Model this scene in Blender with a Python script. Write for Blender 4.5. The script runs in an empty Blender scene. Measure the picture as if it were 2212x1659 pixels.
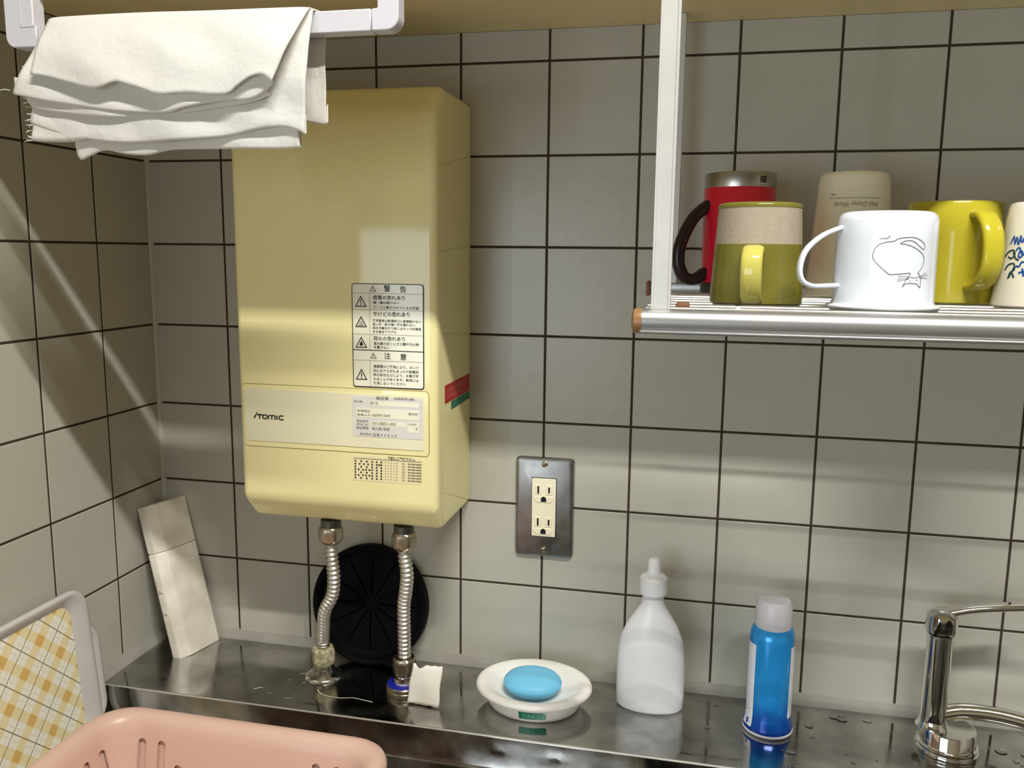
import bpy, bmesh, math, random
from mathutils import Vector, Matrix
sc = bpy.context.scene
COL = sc.collection
PI = math.pi
R = random.Random(7)

# ---------------------------------------------------------------- camera, light, exposure
cam_d = bpy.data.cameras.new('camera')
cam_d.sensor_fit = 'HORIZONTAL'
cam_d.sensor_width = 36.0
cam_d.lens = 36.0 * 1842.3 / 2212.0
cam_d.clip_start = 0.02
cam = bpy.data.objects.new('camera', cam_d)
COL.objects.link(cam)
cam.location = (0.6729, -0.9541, 0.5030)
cam.rotation_euler = (1.4177, -0.0100, 0.2183)
sc.camera = cam

world = bpy.data.worlds.new('world')
sc.world = world
world.use_nodes = True
world.node_tree.nodes['Background'].inputs[0].default_value = (0.75, 0.85, 1.0, 1)
world.node_tree.nodes['Background'].inputs[1].default_value = 0.25

def area(name, loc, target, sx, sy, power, col, spread=PI):
    l = bpy.data.lights.new(name, 'AREA')
    l.shape = 'RECTANGLE'; l.size = sx; l.size_y = sy
    l.energy = power; l.color = col; l.spread = spread
    o = bpy.data.objects.new(name, l)
    COL.objects.link(o)
    o.location = loc
    d = Vector(target) - Vector(loc)
    o.rotation_euler = d.to_track_quat('-Z', 'Y').to_euler()
    return o

# ceiling tube of the kitchenette, long side along the wall
area('ceiling_tube_light', (0.94, -0.975, 1.528), (0.94, -0.975, 0.0), 0.70, 0.030, 34.5, (1.0, 0.985, 0.92))
# daylight from the window in the wall behind the camera: a broad dull part and a narrow bright gap
area('window_light', (-0.325, -2.52, 0.30), (0.3, 0.0, 0.2), 1.35, 0.80, 15.0, (0.82, 0.93, 1.0))
area('window_gap_light', (-0.565, -2.52, 0.30), (0.35, 0.0, 0.25), 0.04, 0.80, 2.4, (0.88, 0.94, 1.0))
# weak warm fill light added on the right, no opening behind it
area('right_fill_light', (2.25, -1.30, 0.50), (0.8, -0.1, 0.3), 0.8, 1.2, 0.3, (1.0, 0.95, 0.86))

sc.view_settings.view_transform = 'Standard'
sc.view_settings.look = 'None'
sc.view_settings.gamma = 1.0
sc.view_settings.use_curve_mapping = False
sc.view_settings.exposure = 0.0

# ---- printed matter and cloth outlines, in metres (or angle, height on a round wall)
CAT = [[[-1.068,0.49246],[-0.981,0.49675],[-0.955,0.50136],[-1.003,0.50464],[-1.119,0.50755],[-1.254,0.50979],[-1.396,0.51117],[-1.492,0.51153],[-1.42,0.51312],[-1.304,0.51368],[-1.197,0.51255],[-1.102,0.51017],[-0.986,0.50779],[-0.955,0.50859],[-0.97,0.5112],[-1.065,0.51378],[-1.205,0.51554],[-1.368,0.51574],[-1.536,0.51478],[-1.606,0.51326],[-1.642,0.51306],[-1.785,0.51225],[-1.891,0.5106],[-1.968,0.50762],[-1.991,0.50365],[-1.962,0.50035],[-1.862,0.49676],[-1.745,0.49319],[-1.659,0.49093],[-1.523,0.491],[-1.373,0.49153],[-1.264,0.49176],[-1.256,0.4911],[-1.288,0.48932],[-1.334,0.48733],[-1.368,0.48481],[-1.395,0.48248],[-1.338,0.48449],[-1.237,0.48497],[-1.106,0.48453],[-1.042,0.48287],[-1.008,0.4822],[-1.008,0.48552],[-1.006,0.4875],[-1.052,0.49081],[-1.09,0.49212]],[[-1.247,0.48913],[-1.16,0.48849],[-1.048,0.48935]],[[-1.268,0.48945],[-1.482,0.48951]],[[-1.266,0.48847],[-1.488,0.48773]],[[-1.285,0.4878],[-1.498,0.4862]],[[-1.024,0.48982],[-0.87,0.49213]],[[-1.01,0.48916],[-0.818,0.4906]],[[-1.008,0.4885],[-0.832,0.48828]],[[-1.257,0.48629],[-1.234,0.48709]],[[-1.113,0.4875],[-1.084,0.48684]],[[-1.882,0.51473],[-1.836,0.51487],[-1.81,0.5152],[-1.781,0.51454],[-1.756,0.51553],[-1.736,0.51488],[-1.712,0.51605],[-1.704,0.51684],[-1.699,0.51586]]]
BLUE = [[[-2.81,0.51326],[-2.749,0.51739],[-2.724,0.51841],[-2.672,0.51271],[-2.639,0.51837],[-2.572,0.51217],[-2.54,0.51936],[-2.517,0.51525],[-2.462,0.51472],[-2.462,0.51728]],[[-2.921,0.50385],[-2.831,0.507],[-2.683,0.50831],[-2.622,0.50494],[-2.704,0.50233],[-2.8,0.50335]],[[-2.603,0.50805],[-2.56,0.51011],[-2.501,0.50908],[-2.525,0.50393],[-2.455,0.50344],[-2.44,0.50703],[-2.494,0.5078],[-2.401,0.50499]],[[-2.671,0.50649],[-2.588,0.50236],[-2.51,0.5011]],[[-2.842,0.4939],[-2.755,0.49762],[-2.6,0.49822],[-2.588,0.49304],[-2.573,0.49668],[-2.703,0.4872],[-2.659,0.49246],[-2.562,0.48839]],[[-2.538,0.4967],[-2.469,0.49648],[-2.435,0.49933],[-2.377,0.49987]],[[-2.455,0.49185],[-2.346,0.49271]],[[-2.39,0.49473],[-2.345,0.48963]]]
CREAMTXT = {'big': [(-2.234, 0.54967), (-1.048, 0.54878)], 'small': [(-2.383, 0.55422), (-0.948, 0.55398)], 'tiny': [(-2.359, 0.55752), (-2.215, 0.55731)]}
WARN = [["警",0.35611,0.36327,0.46536,0.00692],["告",0.37355,0.38023,0.46489,0.00669],["感電の恐れあり",0.34411,0.37868,0.45607,0.00456],["蓋・裏は開けない",0.34446,0.37256,0.45084,0.00297],["アース工事がされているか確認",0.34438,0.39361,0.44591,0.00317],["やけどの恐れあり",0.34427,0.38376,0.43921,0.00476],["使用直後は給湯蛇口に直接触れない",0.34353,0.39581,0.43237,0.00297],["逃し弁・配水管に手を触れない",0.34347,0.38952,0.42868,0.00297],["排水作業を行う前にはタンク内湯温",0.3434,0.39576,0.42476,0.00297],["を水温まで下げる",0.34356,0.36907,0.42095,0.00277],["発火の恐れあり",0.34409,0.37828,0.41405,0.00456],["温水器の近くにガス類や引火物",0.34422,0.39335,0.40878,0.00324],["を置かない",0.34438,0.36146,0.40481,0.00303],["注",0.35559,0.36263,0.39611,0.00686],["意",0.37303,0.38001,0.39572,0.00683],["長期間のご使用により、タンク",0.34385,0.39298,0.38488,0.00324],["内に水アカがたまったり配管材",0.34378,0.39295,0.38041,0.00324],["料の劣化などにより、水質が変",0.34371,0.39292,0.37613,0.00324],["わることがあります。飲用には",0.34364,0.39289,0.37164,0.00324],["使用しないでください",0.34357,0.37889,0.36725,0.00324]]
TRI = [["!",0.34059,0.3476,0.46196,0.46844],["z",0.32448,0.33734,0.44609,0.45763],["h",0.32429,0.33742,0.42513,0.43676],["f",0.3241,0.33727,0.40374,0.41545],["!",0.3401,0.34741,0.39299,0.39922],["!",0.32389,0.33692,0.37012,0.38198]]
RULES = [["h",0.32261,0.39806,0.4601,1],["h",0.32228,0.39795,0.44323,1],["h",0.32178,0.3978,0.41797,1],["h",0.32145,0.3977,0.40148,3],["h",0.32124,0.39763,0.39077,1],["v",0.34042,0.40153,0.46002,1],["v",0.34005,0.36241,0.39074,1]]
GUAR = [["保証書",0.34658,0.36058,0.35202,0.00351],["GUARANTEE LABEL",0.3668,0.38894,0.35234,0.00246],["形名",0.32193,0.33175,0.34744,0.00207],["EK-10",0.34065,0.34888,0.34643,0.00289],["定格電圧",0.32567,0.34007,0.33754,0.00249],["定格入力",0.3256,0.34022,0.33338,0.00249],["3φ200V10kW",0.34239,0.3625,0.33334,0.0031],["屋内用",0.38201,0.39179,0.33676,0.00266],["製造番号",0.32503,0.33772,0.32661,0.00249],["SERIAL No.",0.32453,0.33788,0.32326,0.00166],["101130021-003",0.34247,0.36778,0.32496,0.0031],["保証期間",0.32424,0.33782,0.31948,0.00311],["納入後1年間",0.34195,0.36104,0.31934,0.0031],["株式会社",0.32851,0.3412,0.31297,0.00249],["日本イトミック",0.34315,0.36936,0.31272,0.00351],["0",0.38998,0.39168,0.3215,0.00285],["COUNT",0.38192,0.39086,0.3258,0.00184]]
GBOX = [[0.3396,0.39316,0.34364,0.34847],[0.32442,0.39311,0.33049,0.34067],[0.3399,0.37875,0.32249,0.32706],[0.38087,0.39301,0.31707,0.32778]]
TELT = [["下記にご連絡下さい。",0.35789,0.38867,0.28806,0.00345],["イトミック",0.35426,0.36933,0.28286,0.00162],["TEL",0.37329,0.37765,0.28281,0.0017],["00-000-0000",0.38035,0.39524,0.28287,0.00193],["イトミック",0.35422,0.3693,0.27984,0.00162],["TEL",0.37326,0.37762,0.27979,0.0017],["00-000-0000",0.38032,0.39522,0.27987,0.00193],["イトミック",0.35418,0.36926,0.27681,0.00162],["TEL",0.37323,0.37759,0.27677,0.0017],["00-000-0000",0.3803,0.3952,0.27686,0.00193],["イトミック",0.35413,0.36923,0.27378,0.00162],["TEL",0.3732,0.37756,0.27375,0.0017],["00-000-0000",0.38027,0.39518,0.27385,0.00193],["イトミック",0.35409,0.3692,0.27075,0.00162],["TEL",0.37316,0.37753,0.27073,0.0017],["00-000-0000",0.38024,0.39516,0.27083,0.00193],["イトミック",0.35405,0.36916,0.26771,0.00162],["TEL",0.37313,0.37751,0.2677,0.0017],["00-000-0000",0.38021,0.39514,0.26781,0.00193],["イトミック",0.35401,0.36913,0.26467,0.00162],["TEL",0.3731,0.37748,0.26467,0.0017],["00-000-0000",0.38019,0.39512,0.26479,0.00193]]
DOTS = [[0.32179,0.28284],[0.32826,0.28283],[0.33463,0.28282],[0.34065,0.28281],[0.34584,0.2828],[0.35089,0.28279],[0.32173,0.27979],[0.32651,0.27979],[0.33131,0.27978],[0.33607,0.27977],[0.3406,0.27977],[0.34579,0.27976],[0.34854,0.27976],[0.35085,0.27976],[0.32167,0.27674],[0.32815,0.27673],[0.33453,0.27673],[0.34055,0.27673],[0.34575,0.27672],[0.35081,0.27672],[0.32162,0.27368],[0.32524,0.27368],[0.33023,0.27368],[0.33363,0.27368],[0.33745,0.27368],[0.3405,0.27368],[0.3457,0.27368],[0.35077,0.27368],[0.32156,0.27061],[0.32804,0.27062],[0.33443,0.27062],[0.34045,0.27063],[0.34566,0.27063],[0.35072,0.27064],[0.3215,0.26755],[0.32513,0.26755],[0.33012,0.26756],[0.33353,0.26757],[0.33735,0.26757],[0.3404,0.26758],[0.34561,0.26759],[0.35068,0.26759],[0.32144,0.26448],[0.32793,0.26449],[0.33432,0.26451],[0.34035,0.26452],[0.34557,0.26453],[0.35064,0.26455]]
TELRULE = [0.32022,0.39567,0.28577]
LOGO = [[[0.20945,0.32941],[0.20947,0.32929]],[[0.20847,0.32702],[0.20666,0.32361]],[[0.20971,0.32756],[0.21594,0.32719]],[[0.21299,0.32704],[0.21294,0.32331]],[[0.21715,0.32694],[0.21664,0.32526],[0.21703,0.32363],[0.21912,0.32322],[0.22114,0.32353],[0.22186,0.32512],[0.22148,0.32675],[0.21972,0.32739],[0.21715,0.32694]],[[0.22346,0.32334],[0.22347,0.32665],[0.22526,0.32726],[0.22724,0.32684],[0.22722,0.32312]],[[0.22724,0.32684],[0.22925,0.32726],[0.23099,0.32662],[0.23098,0.32322]],[[0.23322,0.32705],[0.23313,0.32333]],[[0.2406,0.32712],[0.23719,0.32715],[0.23573,0.32625],[0.23566,0.32418],[0.23705,0.32302],[0.24058,0.3231]]]
CLOTH = [{'top': [(0.3326, 0.6633), (0.3634, 0.6633), (0.3877, 0.6636)], 'bottom': [(0.3285, 0.6069), (0.356, 0.6045), (0.3684, 0.6032), (0.3818, 0.6008), (0.3846, 0.6028)], 'yt': -0.3245, 'yb': -0.321, 'wrap': False, 'hem': 0.0015}, {'top': [(0.3475, 0.6629), (0.3706, 0.6633), (0.3819, 0.6635)], 'bottom': [(0.3429, 0.6122), (0.3625, 0.6107), (0.3779, 0.6096)], 'yt': -0.3235, 'yb': -0.318, 'wrap': False, 'hem': 0.0015}, {'top': [(0.1929, 0.6813), (0.242, 0.6811), (0.3011, 0.68), (0.3729, 0.6788)], 'bottom': [(0.1795, 0.5847), (0.1825, 0.5746), (0.1904, 0.5767), (0.2067, 0.5814), (0.224, 0.5783), (0.2446, 0.5773), (0.2692, 0.5812), (0.3169, 0.5811), (0.3554, 0.5805), (0.3736, 0.5812)], 'yt': -0.3425, 'yb': -0.344, 'hem': 0.0014}, {'top': [(0.1677, 0.6802), (0.2019, 0.6807), (0.2427, 0.6808), (0.2823, 0.6799)], 'bottom': [(0.1427, 0.5874), (0.1646, 0.5863), (0.1837, 0.5863), (0.2007, 0.5881), (0.2154, 0.5896), (0.24, 0.5881), (0.2581, 0.5854), (0.2674, 0.5863), (0.2716, 0.591)], 'yt': -0.3435, 'yb': -0.348, 'hem': 0}, {'top': [(0.166, 0.68), (0.2313, 0.6811), (0.2946, 0.6798), (0.3442, 0.6787), (0.387, 0.6763)], 'bottom': [(0.1441, 0.6026), (0.1791, 0.5919), (0.2246, 0.5865), (0.2693, 0.5874), (0.3127, 0.5897), (0.3437, 0.5948), (0.3626, 0.5958), (0.3737, 0.5932), (0.38, 0.5901)], 'yt': -0.3445, 'yb': -0.3495, 'hem': 0.0016}, {'top': [(0.166, 0.6798), (0.2321, 0.6808), (0.2952, 0.6795), (0.3596, 0.6783)], 'bottom': [(0.1449, 0.6198), (0.1516, 0.6136), (0.1787, 0.6091), (0.2158, 0.6054), (0.2604, 0.6051), (0.3039, 0.6097), (0.3385, 0.6132), (0.3537, 0.618)], 'yt': -0.3455, 'yb': -0.3525, 'hem': 0.0016}, {'top': [(0.1652, 0.6795), (0.2328, 0.6805), (0.2958, 0.6792), (0.3803, 0.6777)], 'bottom': [(0.1364, 0.6237), (0.1615, 0.6188), (0.1822, 0.6154), (0.2229, 0.6095), (0.2669, 0.6067), (0.2867, 0.61), (0.3178, 0.6141), (0.3405, 0.6148), (0.3527, 0.6201), (0.3577, 0.6248)], 'yt': -0.3465, 'yb': -0.356, 'hem': 0.0012}, {'top': [(0.166, 0.6793), (0.1761, 0.6802), (0.2335, 0.6802), (0.2965, 0.6789), (0.3458, 0.6782), (0.3754, 0.6777), (0.3855, 0.6769)], 'bottom': [(0.1573, 0.6358), (0.1721, 0.6336), (0.2043, 0.6247), (0.2184, 0.6236), (0.2308, 0.6273), (0.2375, 0.6271), (0.2523, 0.6226), (0.2677, 0.6178), (0.2911, 0.6182), (0.3215, 0.6163), (0.333, 0.6222), (0.3444, 0.628), (0.353, 0.6293), (0.3591, 0.6265), (0.3612, 0.6233)], 'yt': -0.3475, 'yb': -0.362, 'hem': 0.0, 'bulge': 0.003}]
FRAY = [(0.1642, 0.6728, -0.349), (0.1601, 0.6643, -0.349), (0.1562, 0.6576, -0.349), (0.1532, 0.6525, -0.349), (0.1495, 0.6491, -0.349), (0.1447, 0.644, -0.349), (0.1421, 0.6389, -0.349), (0.1388, 0.6347, -0.349), (0.1358, 0.6302, -0.349), (0.1457, 0.62, -0.3515), (0.1445, 0.6165, -0.3515), (0.1468, 0.6129, -0.3515), (0.148, 0.6079, -0.3515), (0.146, 0.6037, -0.3515), (0.1464, 0.5994, -0.3515), (0.1452, 0.5951, -0.3515), (0.1456, 0.5901, -0.3515), (0.1445, 0.5873, -0.3515)]

# ---------------------------------------------------------------- materials
def srgb(r, g, b):
    f = lambda c: c/255/12.92 if c/255 <= 0.04045 else ((c/255+0.055)/1.055)**2.4
    return (f(r), f(g), f(b))
def mat(name, col, rough=0.5, metal=0.0, spec=0.5, var=0.0, vscale=30.0, bump=0.0, bscale=200.0, rvar=0.0, rscale=40.0,
        coat=0.0, trans=0.0, ior=1.45, stretch=None, col2=None, sss=0.0):
    m = bpy.data.materials.new(name); m.use_nodes = True
    nt = m.node_tree; b = nt.nodes['Principled BSDF']
    b.inputs['Base Color'].default_value = (*col, 1)
    b.inputs['Roughness'].default_value = rough
    b.inputs['Metallic'].default_value = metal
    b.inputs['Specular IOR Level'].default_value = spec
    b.inputs['Coat Weight'].default_value = coat
    b.inputs['Transmission Weight'].default_value = trans
    b.inputs['IOR'].default_value = ior
    b.inputs['Subsurface Weight'].default_value = sss
    if sss: b.inputs['Subsurface Scale'].default_value = 0.004
    tc = nt.nodes.new('ShaderNodeTexCoord')
    src = tc.outputs['Object']
    if stretch:
        mp = nt.nodes.new('ShaderNodeMapping'); mp.inputs['Scale'].default_value = stretch
        nt.links.new(src, mp.inputs['Vector']); src = mp.outputs['Vector']
    def noise(scale, detail=4.0):
        n = nt.nodes.new('ShaderNodeTexNoise'); n.inputs['Scale'].default_value = scale; n.inputs['Detail'].default_value = detail
        nt.links.new(src, n.inputs['Vector']); return n.outputs['Fac']
    if var > 0 or col2:
        c2 = col2 or tuple(c*(1-var) for c in col)
        r = nt.nodes.new('ShaderNodeValToRGB')
        r.color_ramp.elements[0].position = 0.35; r.color_ramp.elements[1].position = 0.68
        r.color_ramp.elements[0].color = (*c2, 1); r.color_ramp.elements[1].color = (*col, 1)
        nt.links.new(noise(vscale), r.inputs['Fac']); nt.links.new(r.outputs['Color'], b.inputs['Base Color'])
    if rvar > 0:
        mr = nt.nodes.new('ShaderNodeMapRange')
        mr.inputs['To Min'].default_value = max(0.02, rough-rvar); mr.inputs['To Max'].default_value = min(1, rough+rvar)
        mr.inputs['From Min'].default_value = 0.3; mr.inputs['From Max'].default_value = 0.7
        nt.links.new(noise(rscale, 6.0), mr.inputs['Value']); nt.links.new(mr.outputs['Result'], b.inputs['Roughness'])
    if bump > 0:
        bp = nt.nodes.new('ShaderNodeBump'); bp.inputs['Strength'].default_value = 1.0; bp.inputs['Distance'].default_value = bump
        nt.links.new(noise(bscale), bp.inputs['Height']); nt.links.new(bp.outputs['Normal'], b.inputs['Normal'])
    return m

M = {}
M['tile'] = mat('glazed tile', (0.50, 0.485, 0.42), rough=0.26, spec=0.5, var=0.05, vscale=9, bump=0.00025, bscale=55)
M['joint'] = mat('dark joint mortar', srgb(72, 62, 50), rough=0.95, spec=0.2, var=0.25, vscale=60)
M['caulk'] = mat('grey caulk', srgb(164, 161, 152), rough=0.6, var=0.15, vscale=40)
M['cream'] = mat('cream enamelled steel', srgb(245, 235, 176), rough=0.075, spec=0.5, var=0.02, vscale=12, bump=0.00002, bscale=50)
M['seam'] = mat('seam shade', srgb(150, 132, 76), rough=0.8)
M['cream_plate'] = mat('pale name plate', srgb(236, 230, 196), rough=0.3)
M['paper'] = mat('pale label film', srgb(240, 236, 212), rough=0.18, spec=0.6)
M['silver_label'] = mat('silver grey label', srgb(222, 218, 210), rough=0.4)
M['cream_label'] = mat('cream contact label', srgb(238, 226, 178), rough=0.4)
M['ink'] = mat('black ink', srgb(28, 24, 18), rough=0.5)
M['ink_grey'] = mat('grey ink', srgb(150, 140, 118), rough=0.5)
M['ink_pale'] = mat('faded ink', srgb(86, 78, 62), rough=0.5)
M['red_sticker'] = mat('red sticker', srgb(190, 32, 34), rough=0.35)
M['green_sticker'] = mat('green sticker', srgb(24, 120, 88), rough=0.35)
M['pink_ink'] = mat('pale pink print', srgb(242, 150, 146), rough=0.5)
M['mint_ink'] = mat('pale mint print', srgb(96, 176, 150), rough=0.5)
M['steel'] = mat('stained stainless steel', (0.57, 0.56, 0.535), rough=0.15, metal=1.0, rvar=0.13, rscale=30, var=0.42, vscale=20, bump=0.00006, bscale=45)
M['steel_face'] = mat('brushed stainless steel', (0.42, 0.40, 0.375), rough=0.16, metal=1.0, rvar=0.07, rscale=30, var=0.25, vscale=12)
M['edge'] = mat('edge highlight steel', (0.62, 0.60, 0.56), rough=0.45, metal=0.7)
M['plate_steel'] = mat('dull stainless plate', (0.31, 0.30, 0.285), rough=0.34, metal=1.0, rvar=0.06, rscale=60, var=0.2, vscale=30)
M['chrome'] = mat('chrome', (0.82, 0.82, 0.80), rough=0.07, metal=1.0)
M['chrome_worn'] = mat('scaled chrome', (0.70, 0.69, 0.64), rough=0.16, metal=1.0, rvar=0.10, rscale=160, var=0.3, vscale=120)
M['hose'] = mat('corrugated stainless hose', (0.70, 0.67, 0.61), rough=0.36, metal=1.0, var=0.18, vscale=60)
M['brass'] = mat('dull nickel brass', (0.48, 0.42, 0.31), rough=0.30, metal=1.0, var=0.25, vscale=120)
M['scaled_nut'] = mat('nut crusted with lime scale', srgb(206, 200, 166), rough=0.7, col2=srgb(128, 116, 82), vscale=170, bump=0.0012, bscale=160, metal=0.1)
M['dark_pipe'] = mat('dark pipe end', (0.12, 0.115, 0.10), rough=0.4, metal=1.0)
M['blue_plastic'] = mat('blue plastic ring', srgb(30, 36, 150), rough=0.3)
M['black'] = mat('black rubber', (0.003, 0.003, 0.0033), rough=0.6, spec=0.10, bump=0.0002, bscale=70)
M['ivory'] = mat('ivory plastic', srgb(246, 239, 212), rough=0.35)
M['dark'] = mat('dark slot', (0.008, 0.007, 0.006), rough=0.8)
M['white_plastic'] = mat('white plastic', srgb(208, 205, 212), rough=0.32)
M['dish_white'] = mat('soap dish white plastic', srgb(246, 243, 238), rough=0.42, var=0.02, vscale=20)
M['soap'] = mat('blue soap', srgb(122, 204, 244), rough=0.45, spec=0.4)
M['tape'] = mat('green embossing tape', srgb(14, 128, 106), rough=0.25)
M['tape_text'] = mat('embossed lettering', srgb(128, 204, 186), rough=0.35)
M['cloth'] = mat('white cotton', srgb(240, 238, 233), rough=0.9, spec=0.15, bump=0.00025, bscale=260)
M['alu'] = mat('satin aluminium', (0.40, 0.397, 0.395), rough=0.40, metal=0.8, var=0.04, vscale=50)
M['alu_white'] = mat('pale anodised post', srgb(206, 204, 200), rough=0.38, metal=0.35, var=0.06, vscale=40)
M['tan'] = mat('tan plastic cap', srgb(142, 106, 68), rough=0.3)
M['brown_plastic'] = mat('brown plastic', srgb(128, 88, 66), rough=0.45)
M['wire'] = mat('chromed wire', (0.86, 0.84, 0.82), rough=0.28, metal=0.85)
M['red'] = mat('red lacquered steel', srgb(212, 28, 54), rough=0.2, spec=0.6)
M['band_steel'] = mat('bare steel band', (0.46, 0.44, 0.40), rough=0.3, metal=1.0)
M['maroon'] = mat('dark maroon plastic', (0.018, 0.006, 0.007), rough=0.30)
M['olive'] = mat('olive glaze', srgb(116, 111, 46), rough=0.13, spec=0.6, var=0.14, vscale=40)
M['olive_light'] = mat('yellow olive glaze', srgb(190, 182, 92), rough=0.12, spec=0.6)
M['stone'] = mat('unglazed beige clay', srgb(164, 152, 134), rough=0.85, var=0.08, vscale=200, bump=0.0002, bscale=600)
M['yellow'] = mat('yellow green glaze', srgb(184, 172, 46), rough=0.15, spec=0.6, var=0.10, vscale=24)
M['cream_mug'] = mat('cream porcelain', srgb(246, 239, 214), rough=0.12, spec=0.6)
M['enamel'] = mat('white enamel', srgb(222, 227, 236), rough=0.12, spec=0.6)
M['white_mug'] = mat('off white porcelain', srgb(232, 226, 208), rough=0.18, spec=0.6)
M['line_ink'] = mat('grey drawing ink', srgb(120, 114, 124), rough=0.5)
M['gold_ink'] = mat('olive gold print', srgb(150, 136, 70), rough=0.5)
M['blue_ink'] = mat('blue brush lettering', srgb(24, 76, 150), rough=0.3)
M['green_ink'] = mat('dark green brush lettering', srgb(30, 62, 70), rough=0.3)
M['pink'] = mat('pink plastic', srgb(210, 175, 160), rough=0.34, spec=0.45, bump=0.00008, bscale=500)
M['tray_grey'] = mat('translucent grey plastic', srgb(205, 201, 197), rough=0.35, var=0.05, vscale=18)
M['case_white'] = mat('grimy white plastic', srgb(246, 240, 229), rough=0.40, col2=srgb(220, 212, 197), vscale=26, bump=0.0001, bscale=60)
M['bottle'] = mat('white bottle plastic', srgb(236, 236, 240), rough=0.28)
M['label_white'] = mat('white print', srgb(232, 234, 244), rough=0.3)
M['ceil'] = mat('cream board', srgb(236, 219, 168), rough=0.42, var=0.03, vscale=6)
M['wall_paint'] = mat('beige paint', srgb(176, 168, 152), rough=0.8)
M['floor'] = mat('grey vinyl floor', srgb(150, 140, 124), rough=0.5, var=0.1, vscale=20)
M['tissue'] = mat('white paper', srgb(240, 234, 224), rough=0.85, bump=0.0006, bscale=90)
M['scale'] = mat('dried lime scale', srgb(214, 208, 196), rough=0.6)
M['lamp'] = mat('lamp tube', (1, 1, 1))

def translucent(m, col, fac):
    nt = m.node_tree; b = nt.nodes['Principled BSDF']; out = nt.nodes['Material Output']
    t = nt.nodes.new('ShaderNodeBsdfTranslucent'); t.inputs['Color'].default_value = (*col, 1)
    x = nt.nodes.new('ShaderNodeMixShader'); x.inputs[0].default_value = fac
    nt.links.new(b.outputs[0], x.inputs[1]); nt.links.new(t.outputs[0], x.inputs[2]); nt.links.new(x.outputs[0], out.inputs['Surface'])
    # soft creases besides the weave
    bp = [n for n in nt.nodes if n.type == 'BUMP'][0]
    tc = [n for n in nt.nodes if n.type == 'TEX_COORD'][0]
    n2 = nt.nodes.new('ShaderNodeTexNoise'); n2.inputs['Scale'].default_value = 38; n2.inputs['Detail'].default_value = 3; nt.links.new(tc.outputs['Object'], n2.inputs['Vector'])
    b2 = nt.nodes.new('ShaderNodeBump'); b2.inputs['Strength'].default_value = 1.0; b2.inputs['Distance'].default_value = 0.0020
    nt.links.new(n2.outputs['Fac'], b2.inputs['Height']); nt.links.new(b2.outputs['Normal'], bp.inputs['Normal']); nt.links.new(bp.outputs['Normal'], t.inputs['Normal'])
translucent(M['cloth'], srgb(252, 250, 244), 0.30)

def glass_mat():
    m = bpy.data.materials.new('water'); m.use_nodes = True
    b = m.node_tree.nodes['Principled BSDF']
    b.inputs['Transmission Weight'].default_value = 1.0; b.inputs['Roughness'].default_value = 0.02; b.inputs['IOR'].default_value = 1.33
    return m
M['water'] = glass_mat()

def plaid_mat():
    """gold check printed at 45 degrees: bands every 35 mm, darker where they cross, thin green lines between"""
    m = bpy.data.materials.new('gold plaid'); m.use_nodes = True
    nt = m.node_tree; b = nt.nodes['Principled BSDF']; b.inputs['Roughness'].default_value = 0.3
    tc = nt.nodes.new('ShaderNodeTexCoord')
    sep = nt.nodes.new('ShaderNodeSeparateXYZ'); nt.links.new(tc.outputs['Object'], sep.inputs[0])
    def mth(op, a, b2=None):
        n = nt.nodes.new('ShaderNodeMath'); n.operation = op
        for i, v in enumerate((a, b2)):
            if v is None: continue
            if isinstance(v, (int, float)): n.inputs[i].default_value = v
            else: nt.links.new(v, n.inputs[i])
        return n.outputs[0]
    P_ = 0.0352
    def phase(expr, off):
        return mth('FRACT', mth('ADD', mth('DIVIDE', mth('SUBTRACT', expr, off), P_), 40.5))
    s2 = 1/math.sqrt(2)
    p = mth('MULTIPLY', mth('SUBTRACT', sep.outputs[1], sep.outputs[2]), s2)
    q = mth('MULTIPLY', mth('ADD', sep.outputs[1], sep.outputs[2]), s2)
    fp = phase(p, PLAID_P); fq = phase(q, PLAID_Q)
    def band(f, c, w):
        return mth('LESS_THAN', mth('ABSOLUTE', mth('SUBTRACT', f, c)), w)
    bp_ = band(fp, 0.5, 0.155); bq = band(fq, 0.5, 0.155)
    def mixc(fac, c1, c2):
        n = nt.nodes.new('ShaderNodeMix'); n.data_type = 'RGBA'
        nt.links.new(fac, n.inputs[0])
        for i, c in ((6, c1), (7, c2)):
            if isinstance(c, tuple): n.inputs[i].default_value = (*c, 1)
            else: nt.links.new(c, n.inputs[i])
        return n.outputs[2]
    base = srgb(252, 249, 236); gold = srgb(246, 229, 178); deep = srgb(228, 188, 112); ln = srgb(150, 144, 112); ln2 = srgb(238, 232, 208)
    c = mixc(bp_, base, gold); c = mixc(bq, c, gold); c = mixc(mth('MULTIPLY', bp_, bq), c, deep)
    for f in (fp, fq):
        c = mixc(band(f, 0.84, 0.014), c, ln2); c = mixc(band(f, 0.16, 0.014), c, ln2)
        c = mixc(band(mth('FRACT', mth('ADD', f, 0.5)), 0.5, 0.016), c, ln)
    nt.links.new(c, b.inputs['Base Color'])
    return m

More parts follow.
